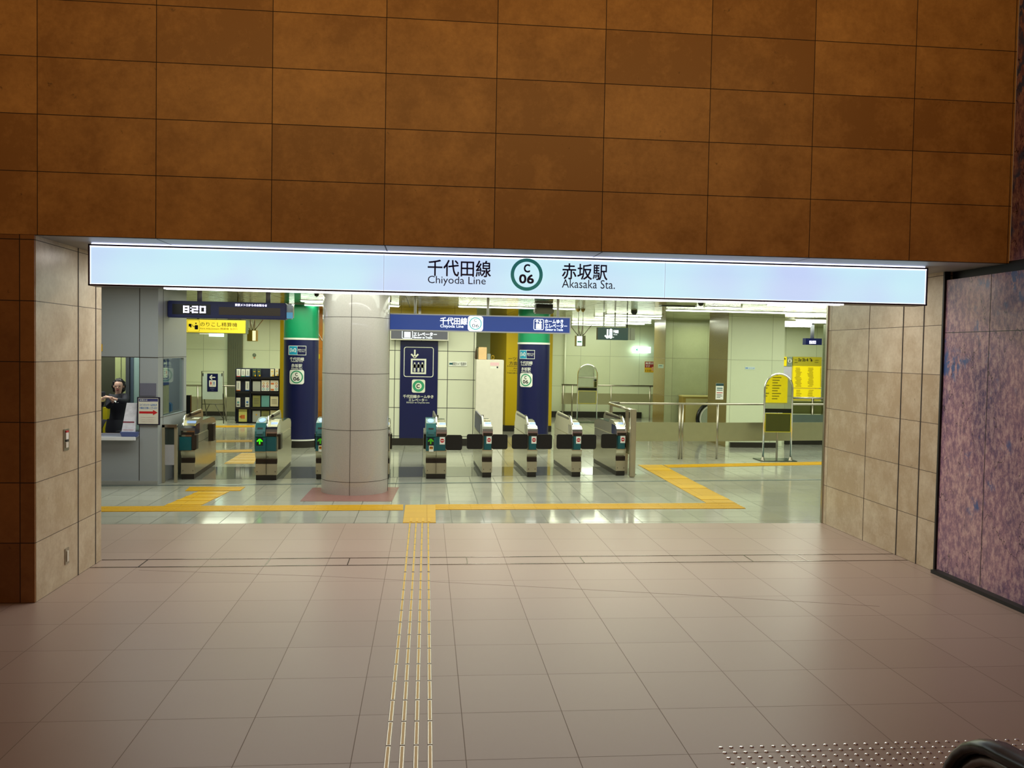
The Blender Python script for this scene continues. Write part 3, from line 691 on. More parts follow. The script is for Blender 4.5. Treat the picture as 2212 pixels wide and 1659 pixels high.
# ------------------------------------------------------------------ generic helpers for things behind
def pxbox(u0, v0, u1, v1, Y, d, mat, bev=0, mb=None):
    uc, vc = (u0+u1)/2, (v0+v1)/2; p = at(uc, vc, Y); k = dep(p)/F_PX; w, h = (u1-u0)*k, (v1-v0)*k
    mb = mb or MB(); mb.box(p.x-w/2, p.x+w/2, Y, Y+d, p.z-h/2, p.z+h/2, mat, bev); return mb, p, k, w, h
def pole(x, y, z0, z1, r, mat, mb=None): return (mb or MB()).tube([(x, y, z0), (x, y, z1)], r, mat, 10)
def fence_run(name, pts, posts, label, top=1.14, r=.022, z0=.37, z1=.76, cat='railing', panel=steel_b, pr=.022):
    g = empty(name, (pts[0][0], pts[0][1], 0), label, cat)
    MB().tube([(x, y, top) for x, y in pts], r, steel, 10).build('handrail', g)
    for i, (x, y) in enumerate(posts): MB().tube([(x, y, .003), (x, y, top-.005)], pr, steel, 10).build('post', g)
    for (xa, ya), (xb, yb) in zip(pts[:-1], pts[1:]):
        if math.hypot(xb-xa, yb-ya) < .5: continue
        L = math.hypot(xb-xa, yb-ya); nx, ny = -(yb-ya)/L*.008, (xb-xa)/L*.008
        MB().prism([(xa+nx, ya+ny), (xb+nx, yb+ny), (xb-nx, yb-ny), (xa-nx, ya-ny)], 'z', z0, z1, panel).build('panel', g)
    return g
# right-hand railing beside the gates
e0 = fl(1795, 988)
pts = [(6.86, 10.0), (7.1, 10.14), (8.43, 10.2), (9.22, 10.25), (11.86, 10.66), (12.5, 10.72)]
rg = fence_run('guard_railing', pts[1:], [(8.40, 10.2), (8.46, 10.2), (9.22, 10.25), (10.6, 10.46), (11.86, 10.66)], 'long steel railing with metal panels right of the ticket gates', 1.145, .022)
MB().tube([(6.79, 7.56, 1.16), (6.80, 8.6, 1.16), (6.82, 9.7, 1.155), (6.88, 9.98, 1.15), (7.1, 10.14, 1.145)], .03, steel, 10).build('handrail', rg)
MB().box(6.74, 6.84, 7.50, 7.60, .003, 1.19, gate_front, .012).build('end_post', rg, 'thick square end post')
MB().box(6.765, 6.82, 8.0, 8.05, .003, 1.13, steel).build('post', rg)
MB().box(6.79, 6.84, 9.5, 9.55, .003, 1.13, steel).build('post', rg)
MB().box(6.785, 6.80, 7.6, 9.5, .37, .76, steel_b).build('panel', rg)
# far railing behind the gates (right)
y_ = 20.6; a = at(1213, 850, y_).x; b = at(1425, 850, y_).x
fence_run('guard_railing', [(a, y_), (b, y_)], [(a+.05, y_), (at(1236, 850, y_).x, y_), (at(1320, 850, y_).x, y_), (at(1404, 850, y_).x, y_)], 'far steel railing along the back wall, behind the distant mirror', 1.12, .025, .5, .86)
# far railing (left)
y_ = 19.0; a = at(385, 850, y_).x; b = at(522, 850, y_).x
fence_run('guard_railing', [(a, y_), (b, y_)], [(at(427, 850, y_).x, y_), (at(488, 850, y_).x, y_)], 'steel railing behind the folding restroom sign board', 1.0, .025, .25, .68)
# barrier at the map wall (right)
y_ = 13.3; a = at(1697, 900, y_).x; b = 14.2
bg = empty('stair_barrier', (a, y_, 0), 'low barrier of bluish steel sheets below the yellow map boards', 'barrier')
MB().box(a, b, y_, y_+.03, .14, .74, M('blue_steel', (150, 166, 172), .2, .9)).build('panel', bg)
MB().box(a, b, y_-.02, y_+.05, .003, .14, black_base).build('base', bg)
MB().box(a, b, y_+.3, y_+.33, .74, 1.05, M('olive_metal', (112, 116, 66), .3, .5)).build('upper_panel', bg)
MB().tube([(a, y_+.3, 1.13), (b, y_+.3, 1.13)], .03, steel, 8).build('handrail', bg)
for u in (1764, 1789): x = at(u, 900, y_).x; MB().tube([(x, y_+.25, .14), (x, y_+.25, 1.13)], .03, steel, 8).build('post', bg)

# arched mirrors on stands
def mirror(u0, u1, Y, ztop, label, tint):
    xa, xb = at(u0, 880, Y).x, at(u1, 880, Y).x; w = xb-xa; xc = (xa+xb)/2; r = w/2
    g = empty('mirror_stand', (xc, Y, 0), label, 'mirror')
    arch = [(xa, Y, .02), (xa, Y, ztop-r)]+[(xc-r*cos(radians(t)), Y, ztop-r+r*sin(radians(t))) for t in range(15, 180, 15)]+[(xb, Y, ztop-r), (xb, Y, .02)]
    MB().tube(arch, .019, chrome, 10).build('frame', g)
    zb = ztop-.72
    ap = [(xa+.02, zb)]+[(xc-(r-.02)*cos(radians(t)), ztop-r+(r-.02)*sin(radians(t))) for t in range(0, 181, 12)]+[(xb-.02, zb)]
    MB().prism(ap, 'y', Y-.006, Y+.012, M('mirror_glass', (235, 238, 230), .02, 1)).build('mirror_glass', g)
    MB().box(xa+.015, xb-.015, Y-.012, Y+.012, zb-.085, zb, black_gloss).build('dark_band', g)
    MB().box(xa+.03, xb-.03, Y-.010, Y+.010, zb-.10-.38, zb-.10, tint).build('lower_panel', g)
    e = MB(); 
    for q in ((xa+.022, xb-.022, zb-.10-.388, zb-.10-.376), (xa+.022, xb-.022, zb-.106, zb-.094)): e.box(q[0], q[1], Y-.013, Y+.0, q[2], q[3], M('panel_edge', (196, 186, 40), .4))
    e.box(xa+.022, xa+.032, Y-.013, Y, zb-.48, zb-.10, MATS['panel_edge']).box(xb-.032, xb-.022, Y-.013, Y, zb-.48, zb-.10, MATS['panel_edge']); e.build('panel_edge', g, 'thin yellow edging')
    MB().box(xa-.08, xb+.08, Y-.15, Y+.36, .003, .015, M('base_plate', (66, 84, 76), .2, .7)).build('base_plate', g)
    for x in (xa, xb): MB().rev(x, Y, [(.045, .015), (.02, .08)], steel, 12).build('foot', g)
    return g
mirror(1651, 1711, 10.02, 1.80, 'arched mirror on a steel stand in front of the right railing, reflecting yellow', M('olive_panel', (74, 76, 34), .25, .3))
mirror(1247, 1289, 19.4, 1.80, 'small distant arched mirror on a stand before the back wall railing', M('grey_panel', (120, 124, 96), .4))

# ------------------------------------------------------------------ hanging signs
white_pole = M('white_pole', (222, 226, 230), .3)
def drops(g, us, Y, z0, r=.022, mat=white_pole, v=660):
    for u in us:
        x = at(u, v, Y).x
        MB().tube([(x, Y+.09, z0), (x, Y+.09, 3.09)], r, mat, 10).build('hanger', g)
        MB().rev(x, Y+.09, [(r*2, 3.07), (r*2, 3.095)], steel, 12).build('hanger_cap', g)
# big navy direction sign over the gates
Y = 7.2; P = Px(Y); k = P.k(1030, 700)
x0, zc = P(745, 690); x1, _ = P(1233, 700); zc = P(1030, 699)[1]; hz = 37*k/2
g = empty('hanging_sign', ((x0+x1)/2, Y, zc-hz), 'long navy hanging sign over the gates pointing to Chiyoda Line and the elevator', 'sign')
MB().box(x0, x1, Y, Y+.18, zc-hz, zc+hz, M('sign_alu', (208, 210, 214), .35, .5)).build('frame', g)
MB().box(x0+.02, x1-.02, Y-.006, Y+.001, zc-hz+.02, zc+hz-.02, navy_sign).build('face', g)
wl = M('white_light', (240, 248, 255), .4, emit=1.1)
A = Art(plane(0, Y-.007), .0012)
def pt(A, P, s, u, v, w, h, mat, bold=0.0): 
    x, z = P(u, v); k = P.k(u, v); A.text(s, x, z, w*k, h*k, mat, bold)
def pr(A, P, u, v, w, h, mat, r=0): 
    x, z = P(u, v); k = P.k(u, v); A.rect(x, z, w*k, h*k, mat, r*k)
pt(A, P, '改札', 824, 690.5, 27, 14, wl, .015); pt(A, P, 'Gates', 800, 708, 30, 8, wl, .01)
pt(A, P, '千代田線', 980, 693.5, 58, 15, wl, .025); pt(A, P, 'Chiyoda Line', 976, 705.5, 50, 8, wl, .012)
pr(A, P, 1027, 699, 33, 32.5, wl, 6); A.up(); x, z = P(1027, 699); A.ring(x, z, 11.5*k, 13.5*k, M('pale_cyan', (90, 200, 205), .4, emit=.5))
gi = M('grey_ink', (90, 100, 120), .5); A.up()
pt(A, P, 'C', 1027, 692, 6, 6.5, gi); pt(A, P, '06', 1027, 703.5, 15, 7, gi)
pr(A, P, 1163.5, 701, 22, 23.5, wl, 3); A.up(); pr(A, P, 1163.5, 701, 19.5, 21, navy_sign, 2); A.up(); pr(A, P, 1163.5, 705, 12, 11, wl)
x, z = P(1160, 695); A.arrow(x, z, 7*k, pi/2, 2*k, wl); x, z = P(1167, 695); A.arrow(x, z, 7*k, -pi/2, 2*k, wl)
pt(A, P, 'ホームゆき', 1196.5, 694.5, 40, 8.5, wl, .025); pt(A, P, 'エレベーター', 1201, 704, 48, 9, wl, .025); pt(A, P, 'Elevator to Tracks', 1197, 712, 38, 5.5, wl, .01)
A.build('lettering', g); drops(g, (897, 1055, 1207), Y, zc+hz)

# clock and notice display
def clock_sign(u0, v0, u1, v1, Y, label, us, big=True):
    mb, p, k, w, h = pxbox(u0, v0, u1, v1, Y, .2, M('display_navy', (20, 30, 92), .35, emit=.06), .012 if big else 0)
    g = empty('display_sign', (p.x, Y, p.z-h/2), label, 'display')
    mb.build('casing', g)
    A = Art(lambda x, z, d: Vector((p.x+x, Y-.002-d, p.z+z)), .0015)
    dg = M('led_white', (235, 232, 255), .4, emit=2.2)
    if big:
        A.rect(-w*.30, 0, w*.32, h*.62, M('led_black', (12, 12, 20), .3)); A.rect(w*.19, -h*.05, w*.52, h*.47, M('led_brown', (70, 56, 44), .3)); A.up()
        A.text('東京メトロからのお知らせ', w*.20, h*.33, w*.27, h*.15, dg, .012)
    # seven segment digits
    def seg(cx, cz, dw, dh, on, t):
        S = {'a': [(-1, 1), (1, 1)], 'b': [(1, 1), (1, 0)], 'c': [(1, 0), (1, -1)], 'd': [(-1, -1), (1, -1)], 'e': [(-1, 0), (-1, -1)], 'f': [(-1, 1), (-1, 0)], 'g': [(-1, 0), (1, 0)]}
        for q in on:
            a, b = S[q]; x0_, z0_, x1_, z1_ = cx+a[0]*dw/2, cz+a[1]*dh/2, cx+b[0]*dw/2, cz+b[1]*dh/2
            A.rect((x0_+x1_)/2, (z0_+z1_)/2, abs(x1_-x0_)+t, abs(z1_-z0_)+t, dg)
    if big: c0, dw, dh, t = -w*.40+.02, 9.5*k, 12*k, 3*k; xs = (c0+.0, c0+20*k, c0+34*k); cz = 0
    else: dw, dh, t = 3.2*k, 5*k, 1.1*k; xs = (-w*.22, -w*.22+5.4*k, -w*.22+10*k); cz = -.1*h
    if big: xs = ((405-(u0+u1)/2)*k, (423.5-(u0+u1)/2)*k, (439.5-(u0+u1)/2)*k)
    A.up()
    for x, on in zip(xs, ('abcdefg', 'abged', 'abcdef')): seg(x, cz, dw, dh, on, t)
    if big:
        cx_ = (414.8-(u0+u1)/2)*k
        A.rect(cx_, 3.2*k, 2.4*k, 2.4*k, dg); A.rect(cx_, -3.2*k, 2.4*k, 2.4*k, dg)
    A.build('lettering', g)
    if big:
        MB().box(p.x+w/2, p.x+w/2+.10, Y+.02, Y+.18, p.z-h*.45, p.z+h*.45, M('end_cap', (176, 190, 206), .15, .3), .02).box(p.x+w/2+.003, p.x+w/2+.098, Y+.015, Y+.02, p.z-h*.42, p.z-h*.05, M('cyan_panel', (96, 176, 224), .3, emit=.3)).build('end_cap', g, 'clear grey end cap')
    for u in us:
        x = at(u, v0-10, Y).x; MB().tube([(x, Y+.1, p.z+h/2), (x, Y+.1, 3.09)], .038 if big else .05, M('grey_pole', (140, 142, 156), .4), 12).build('hanger', g)
    return g
clock_sign(366, 652, 616, 688, 6.9, 'wide navy hanging display showing the time 8:20', (428, 577))
clock_sign(1740, 731, 1776, 745, 15.5, 'small dark clock display hanging before the yellow map boards', (1758,), False)

# yellow fare adjustment sign
Y = 9.2; P = Px(Y); ylw = M('yellow_lit', (250, 226, 60), .4, emit=.75)
mb, p, k, w, h = pxbox(404, 690, 530, 720, Y, .22, M('grey_case', (120, 122, 96), .4))
g = empty('hanging_sign', (p.x, Y, p.z-h/2), 'lit yellow hanging sign for fare adjustment with a passenger pictogram', 'sign')
mb.build('casing', g); MB().box(p.x-w/2+.01, p.x+w/2-.01, Y-.006, Y, p.z-h/2+.01, p.z+h/2-.01, ylw).build('face', g)
A = Art(plane(0, Y-.007), .0012)
pr(A, P, 418, 704, 25.5, 25.5, ink, 2); A.up(); pr(A, P, 418, 704, 24.5, 24.5, ylw, 2); A.up()
pr(A, P, 411, 702.5, 6, 6, ink); x, z = P(412.5, 706); A.rect(x, z, 2.5*k, 3*k, ink); x, z = P(423.5, 698.5); A.disc(x, z, 1.6*k, ink)
x, z = P(424.5, 707); A.rect(x, z, 7*k, 9.5*k, ink, 1.5*k); A.stroke([P(421, 706), P(417, 705), P(416, 701)], 1.2*k, ink)
pt(A, P, 'のりこし精算機', 473, 701, 78, 9.5, ink, .0); pt(A, P, 'Fare Adjustment 精算機 정산기', 473, 710.5, 78, 5, M('olive_ink', (120, 104, 20), .5))
A.build('lettering', g)
for u in (425, 512): x = at(u, 680, Y).x; MB().tube([(x, Y+.1, p.z+h/2), (x, Y+.1, 3.09)], .02, steel, 8).build('hanger', g)

# exit light behind the yellow sign
Y = 19.5; mb, p, k, w, h = pxbox(452, 718, 481, 727, Y, .15, M('exit_glow', (206, 255, 244), .4, emit=2.0))
g = empty('exit_light', (p.x, Y, p.z), 'bright pale green exit light just under the yellow hanging sign', 'exit light'); mb.build('lamp', g)
MB().box(p.x-w*1.2, p.x-w/2, Y+.02, Y+.13, p.z, p.z+h/2, white).tube([(p.x, Y+.07, p.z+h/2), (p.x, Y+.07, 3.09)], .015, steel, 8).build('bracket', g)

# small hanging lamp boxes
def lampbox(u0, v0, u1, v1, Y, label, split, lit, body, litleft):
    mb, p, k, w, h = pxbox(u0, v0, u1, v1, Y, .25, body)
    g = empty('exit_light_box', (p.x, Y, p.z-h/2), label, 'exit light'); mb.build('casing', g)
    xs = p.x-w/2+w*split; xa, xb = (p.x-w/2+.01, xs) if litleft else (xs, p.x+w/2-.01)
    MB().box(xa, xb, Y-.012, Y, p.z-h/2+.015, p.z+h/2-.015, lit).build('lit_face', g)
    if litleft: A = Art(plane(0, Y-.013), .002); A.rect((xa+xb)/2, p.z-h*.08, (xb-xa)*.8, h*.12, green); A.build('stripe', g)
    for i, dx in enumerate((-.5, -.1, .1, .5)):
        MB().tube([(p.x+dx*w*.5, Y+.1, p.z+h/2), (p.x+dx*w*2.4, Y+.1, p.z+h/2+.28)], .012, steel, 6).build('stay', g)
    for dx in (-.25, .25): MB().tube([(p.x+dx*w, Y+.1, p.z+h/2), (p.x+dx*w, Y+.1, 3.09)], .010, steel, 6).build('hanger', g)
lampbox(534, 713, 553, 737, 15.5, 'small yellow-brown hanging lamp box above the leaflet rack', .6, M('cream_lit', (255, 250, 190), .4, emit=1.0), M('brass_case', (150, 132, 30), .4), False)
lampbox(1245, 725, 1265, 748, 15.5, 'small hanging exit light box between the long navy sign and the green-grey sign', .62, M('green_lit', (226, 255, 240), .4, emit=1.3), M('olive_case', (120, 120, 84), .4), True)

# green-grey hanging sign, turned to the left
Y = 12.2; p = at(1325, 721, Y); k = dep(p)/F_PX
g = empty('hanging_sign', (p.x, Y, p.z-.15), 'dark green-grey hanging sign with a down arrow, right of the long navy sign', 'sign')
dgs = M('dark_green_sign', (40, 66, 66), .35, emit=.05)
MB().box(p.x-.36, p.x+.34, Y, Y+.16, p.z-.14, p.z+.14, dgs, 0).build('face', g)
MB().box(p.x+.34, p.x+.50, Y+.01, Y+.15, p.z-.135, p.z+.14, M('grey_case2', (126, 132, 116), .4)).box(p.x+.395, p.x+.40, Y+.005, Y+.012, p.z-.135, p.z+.14, dark).build('casing', g)
A = Art(plane(p.x, Y-.001, p.z), .0015)
A.arrow(-.135, .0, .20, -pi/2, .035, wl, .3); A.rect(-.06, 0, .07, .22, wl, .03); A.up().ring(-.06, 0, .022, .032, MATS['pale_cyan']); A.text('千代田線', .055, .05, .12, .07, wl, .03).text('Chiyoda', .045, -.02, .09, .03, wl).text('Line', .0, -.075, .03, .03, wl)
A.build('lettering', g)
for dx in (-.21, .05): MB().tube([(p.x+dx, Y+.08, p.z+.14), (p.x+dx, Y+.08, 3.09)], .018, white_pole, 8).build('hanger', g)
MB().tube([(p.x+.33, Y+.08, p.z+.14), (p.x+.33, Y+.08, 3.09)], .012, dark, 8).build('hanger', g)

# elevator sign and panel on the white block
Y = 12.2; P = Px(Y); x0, z0 = P(843, 717); x1, z1 = P(969, 717); k = P.k(906, 717); zb = P(906, 735)[1]
g = empty('elevator_sign', ((x0+x1)/2, Y, zb), 'grey framed elevator sign projecting from the white wall above the navy panel', 'sign')
MB().box(x0, x1, Y, Y+.22, zb, zb+.40, offwhite).build('frame', g)
MB().box(x0+.02, x1-.02, Y-.004, Y, zb+.025, zb+.38, grey_sign).build('face', g)
A = Art(plane(0, Y-.005), .0012); pr(A, P, 880, 718, 23, 27, wl, 3); A.up(); pr(A, P, 880, 718, 21, 25, grey_sign, 2); A.up(); pr(A, P, 880, 723, 13, 12, wl)
pt(A, P, 'ホームゆき', 912, 710, 42, 8, wl, .02); pt(A, P, 'エレベーター', 918.5, 722, 50, 8, wl, .03); pt(A, P, 'Elevator to Tracks', 913.5, 729, 40, 4.5, wl, .01); A.build('lettering', g)
MB().box((x0+x1)/2-.03, (x0+x1)/2+.03, Y+.05, Y+.15, zb+.4, 3.09, steel).build('bracket', g)
Y = 12.43; P = Px(Y); x0 = P(863.5, 850)[0]; x1 = P(945, 850)[0]
g = empty('wayfinding_sign', ((x0+x1)/2, Y, .165), 'tall navy panel with a white elevator pictogram and green C ring', 'panel')
MB().box(x0, x1, Y, Y+.019, .165, 2.36, navy).build('panel', g)
A = Art(plane(0, Y), .0012); pw = M('pict_white', (224, 224, 212), .5)
pr(A, P, 904.5, 782, 64, 65, pw, 5); A.up(); pr(A, P, 904.5, 782, 61, 62, navy, 4); A.up()
x, z = P(896, 764); k = P.k(896, 764); A.arrow(x, z, 17*k, -pi/2, 3.4*k, pw, .45)
pr(A, P, 904, 791.5, 33, 33, pw); A.up(); pr(A, P, 904, 791.5, 25.5, 26, navy); A.up()
for u in (895.7, 904, 912.3): x, z = P(u, 793); A.man(x, z, 20.5*k, pw); A.rect(x, z+20.5*k*.1, 6.4*k, 8*k, pw, 2*k)
pr(A, P, 904, 834, 28.5, 28.5, pw, 4); A.up(); x, z = P(904, 834); A.ring(x, z, 7*k, 12.5*k, metro_green); tx(A, P, 'C', 903, 834.2, 6.5, 8, ink, .05)
pt(A, P, '千代田線ホームゆき', 903.5, 856.5, 65, 7, pw, .02); pt(A, P, 'エレベーター', 903, 864, 40, 6.5, pw, .02); pt(A, P, 'Elevator to Chiyoda Line', 903, 870, 49, 4.2, pw, .005)
A.build('lettering', g)
# plates and posters on the white wall
Y = 12.44
def poster(u0, v0, u1, v1, Y, mat, name, label, cat, draw=None, d=.01, frame=None):
    mb, p, k, w, h = pxbox(u0, v0, u1, v1, Y-d, d-.001, frame or mat)
    g = empty(name, (p.x, Y, p.z-h/2), label, cat); mb.build('board', g)
    A = Art(lambda x, z, dd: Vector((p.x+x*k, Y-d-.0005-dd, p.z-z*k)), .0012)   # x, z in pixels from the centre, z down
    A.k = k
    if frame: A.rect(0, 0, (u1-u0)-1.5, (v1-v0)-1.5, mat); A.up()
    if draw: draw(A); 
    if A.mb.v: A.build('print', g)
    return g
def ptx(A, s, x, z, w, h, mat, bold=0.0):
    vs, fs = glyphs(s); e = bold*h
    for dx in ([0] if not bold else [-e, e]): A.poly([(x-w/2+a*w+dx, z+h/2-b*h) for a, b in vs], mat, fs); A.layer += .12
    A.layer = int(A.layer)
poster(970, 781, 1008.5, 791, Y, white, 'notice_plate', 'narrow white security camera notice on the white tiled wall', 'plate', lambda A: (A.rect(-15, 0, 7, 4, teal), ptx(A, '防犯カメラ監視中', 3, 0, 29, 7, ink, .01)))
def nophone(A):
    A.ring(0, -13, 11, 13.2, red); A.stroke([(-8, -21), (8, -5)], 2.2, red); A.rect(1, -13, 8, 11, ink); A.up().rect(1, -13, 6, 8.5, paper); ptx(A, 'お客様', 2, 10, 20, 5, ink, .02); ptx(A, '携帯電話のご使用は', 2, 16, 26, 2.4, ink); ptx(A, 'ご遠慮ください', 2, 20, 22, 2.4, ink)
poster(800, 756, 838, 812, Y, paper, 'poster', 'white poster with a red prohibition ring partly hidden by the stone column', 'poster', nophone)
poster(800, 817, 832.5, 865, Y, navy, 'poster', 'navy restroom sign just right of the stone column', 'sign', lambda A: (A.stroke([(-2, -15), (10, -15)], 2.4, white), A.stroke([(4, -18), (10, -15), (4, -12)], 2, white), A.rect(2, 5, 19, 18, white, 2), A.up(), ptx(A, 'お手洗', 2, 19, 10, 3, white), A.man(7, 5, -13, blue_ink), A.man(-3, 5, -13, red)))
# white cabinet
Y = 12.1; mb, p, k, w, h = pxbox(1027.5, 777, 1087, 960, Y, .5, M('cabinet_white', (222, 216, 206), .4), .01)
for vv in mb.v: 
    if vv.z < 1: vv.z = max(.003, vv.z if vv.z > .02 else .003)
xa, xb = p.x-w/2, p.x+w/2
g = empty('storage_cabinet', (p.x, Y, 0), 'tall plain off-white cabinet standing before the yellow wall', 'cabinet')
zt_ = at(1057, 777, Y).z
MB().box(xa, xb, Y, Y+.5, .003, zt_, MATS['cabinet_white'], .01).build('body', g)
A = Art(plane(0, Y), .0012); P = Px(Y); pr(A, P, 1068.5, 786.5, 19, 7, M('pink_label', (232, 190, 200), .5)); pr(A, P, 1067, 794, 16, 4, paper); pr(A, P, 1074.5, 793.5, 3.5, 3.5, M('label_grey', (90, 90, 110), .5)); A.build('label', g)
def onbox(u0, v0, u1, Y, d, mat, name, label, cat):
    x0_, x1_ = at(u0, 760, Y).x, at(u1, 760, Y).x; z1_ = at((u0+u1)/2, v0, Y).z
    return MB().box(x0_, x1_, Y, Y+d, zt_+.001, max(z1_, zt_+.03), mat, .006).build(name, None, label, cat)
onbox(1034, 750, 1051.5, Y+.1, .3, M('carton', (226, 188, 140), .6), 'cardboard_box', 'plain tan cardboard box on top of the white cabinet', 'box')
onbox(1052.5, 764, 1060, Y+.1, .2, M('file_grey', (140, 150, 150), .6), 'file_box', 'small grey box with a dark top edge on the white cabinet', 'box')
bagm = M('brown_bag', (74, 58, 40), .7); x_ = at(1029.5, 760, Y).x
g = empty('folded_umbrella', (x_, Y+.2, zt_), 'dark folded umbrella lying upright at the left end of the cabinet top', 'umbrella')
MB().rev(x_, Y+.2, [(.01, zt_+.001), (.028, zt_+.03), (.024, zt_+.16), (.008, zt_+.24)], bagm, 12).build('canopy', g)
MB().tube([(x_, Y+.2, zt_+.23), (x_, Y+.2, zt_+.26), (x_+.02, Y+.2, zt_+.28), (x_+.045, Y+.2, zt_+.27), (x_+.05, Y+.2, zt_+.25)], .006, dark, 8).build('handle', g)
Yc = Y+.15; x_ = at(1064.5, 770, Yc).x
MB().tube([(x_+.03*cos(radians(a)), Yc, zt_+.05+.045*sin(radians(a))) for a in range(-60, 241, 30)], .008, M('gold', (190, 150, 20), .4, .5), 8, True).build('tape_roll', None, 'small golden ring standing on the right half of the cabinet top', 'tape')
# yellow wall lettering
A = Art(plane(0, 16.2), .002); P = Px(16.2)
for s, u, v, w_, h_ in (('一ツ木通り', 1120, 775, 44, 8), ('方面改札', 1118, 785, 36, 8), ('Hitotsugi-dori', 1118, 791.5, 44, 3.2), ('Ave. Gate', 1121, 796, 24, 3), ('一ツ木通り方面', 1118, 801, 36, 2.6), ('TBS赤坂方面', 1116, 806, 42, 3.2)):
    pt(A, P, s, u, v, w_, h_, ink, .01)
o = A.mb.build('wall_lettering', None, 'black direction lettering on the yellow wall left of the right navy pillar', 'lettering')
# orange wall mark
poster(686, 765, 691, 775, 15.0, M('warn_yellow', (226, 196, 0), .5), 'warning_sticker', 'tiny yellow sticker on the orange wall beside the left navy pillar', 'sticker')

# back wall details, right
poster(1392.5, 781, 1418, 804.5, 21.6, M('poster_yellow', (222, 176, 30), .5), 'poster', 'small red and yellow poster on the back wall beside the stone pier', 'poster', lambda A: (A.rect(0, -5, 25, 13, M('poster_red', (150, 40, 40), .5)), A.up(), ptx(A, '痴漢は犯', 0, -8, 22, 5, paper, .03), ptx(A, 'です', -6, -1.5, 9, 5, paper, .03), A.disc(6, 4, 4.5, M('skin_print', (220, 160, 120), .6)), ptx(A, '110', -5, 8, 12, 4, ink)))
poster(1421.5, 787, 1433.5, 795, 15.79, M('plate_green', (176, 196, 176), .4), 'notice_plate', 'small pale plate on the corner of the deeper stone pier', 'plate', lambda A: A.stroke([(-4, -1), (3, -1)], 1.2, teal))
mb, p, k, w, h = pxbox(1369, 749, 1406, 762.5, 21.35, .2, M('exit_white', (226, 255, 250), .4, emit=3.0))
g = empty('exit_light', (p.x, 21.35, p.z), 'glowing white and green exit light on the back wall right of centre', 'exit light'); mb.build('lamp', g)
A = Art(plane(0, 21.345), .002); A.poly([(p.x-w*.4, p.z), (p.x-w*.28, p.z+h*.25), (p.x-w*.28, p.z-h*.25)], M('exit_green', (60, 200, 150), .4, emit=.8)); A.build('print', g)
poster(1546, 828, 1563, 863, 12.55, paper, 'hanging_notice', 'white notice hanging from a pin on the brown granite pier side', 'notice', lambda A: (A.rect(0, -14.5, 17, 5.5, M('deep_teal', (26, 66, 70), .5)), A.rect(0, -7, 13, 2, teal), A.rect(0, -3, 13, 1.6, teal), A.rect(0, 3, 13, 1.5, red), A.rect(-1, 7, 11, 1, ink), A.rect(0, 10, 12, 1, ink), A.rect(-2, 13, 8, 1, ink)))
poster(1609, 792.5, 1631, 798, 12.6, M('pale_sticker', (206, 224, 226), .5), 'arrow_sticker', 'tiny blue arrow sticker on the pale stone pier face', 'sticker', lambda A: (A.stroke([(-10, 0), (-4, 0)], 1.8, blue_ink), ptx(A, 'のりば', 4, 0, 12, 3, blue_ink)))
# pipe and yellow label on the back wall
x_ = at(1220, 800, 21.5).x; MB().tube([(x_, 21.5, .21), (x_, 21.5, 3.08)], .035, M('pale_pipe', (226, 232, 206), .4), 10).build('wall_pipe', None, 'thin pale pipe running down the back wall left of the distant mirror', 'pipe')

# yellow map boards
Y = 18.93; yb = M('board_yellow', (240, 216, 20), .35, emit=.45); yh = M('board_head', (206, 190, 40), .5)
mb, p, k, w, h = pxbox(1712, 771, 1776, 791, Y, .04, yh)
g = empty('exit_guide_board', (p.x, Y, p.z-h*3), 'big yellow exit guide board headed 3a 3b 4 beside the granite pier', 'sign'); mb.build('header', g)
pxbox(1712, 791, 1775, 837.5, Y, .06, yb)[0].build('list_panel', g); pxbox(1712, 840, 1774, 864, Y, .06, yb)[0].build('list_panel', g)
pxbox(1690, 771, 1699.5, 790.5, Y, .04, yb)[0].build('arrow_panel', g)
pxbox(1700, 771, 1711, 791, Y, .04, M('info_grey', (150, 166, 160), .5))[0].build('info_panel', g)
A = Art(plane(0, Y-.002), .002); P = Px(Y)
pt(A, P, '3a·3b·4', 1734.5, 777, 22, 7, ink, .01); A.stroke([P(1748, 774.5), P(1751, 774.5), P(1752.5, 779)], 1.1*k, ink); A.arrow(*P(1752.5, 778), 5*k, -pi/2, 1.2*k, ink)
for u, v, w_ in ((1719, 777, 6), (1719, 782.5, 7), (1764, 778, 8), (1763, 782.5, 8)): pr(A, P, u, v, w_, 1, M('olive_print', (130, 118, 30), .6))
x, z = P(1705.5, 779.5); A.disc(x, z, 4.6*k, white); A.up(); pt(A, P, 'i', 1705.5, 779.5, 1.8, 6, ink, .03); A.arrow(*P(1693.5, 776), 6*k, pi/4, 1.1*k, ink)
random.seed(4)
for c0_ in (1717, 1744):
    for i in range(14):
        v = 795+i*3.0; pr(A, P, c0_+5+random.random()*3, v, 9+random.random()*6, 1.0, MATS['olive_print'])
    for i in range(6): v = 843+i*3.6; pr(A, P, c0_+5+random.random()*3, v, 8+random.random()*5, 1.0, MATS['olive_print'])
for i in range(14): pr(A, P, 1772.5, 795+i*3.0, 3.5, 1, MATS['olive_print'])
A2 = A.build('lettering', g); A2.location.y -= .02
pxbox(1690, 792, 1710, 818, Y-.1, .04, M('notice_lilac', (216, 214, 236), .5))[0].build('notice_board', None, 'white and lilac notice next to the yellow guide board', 'notice')

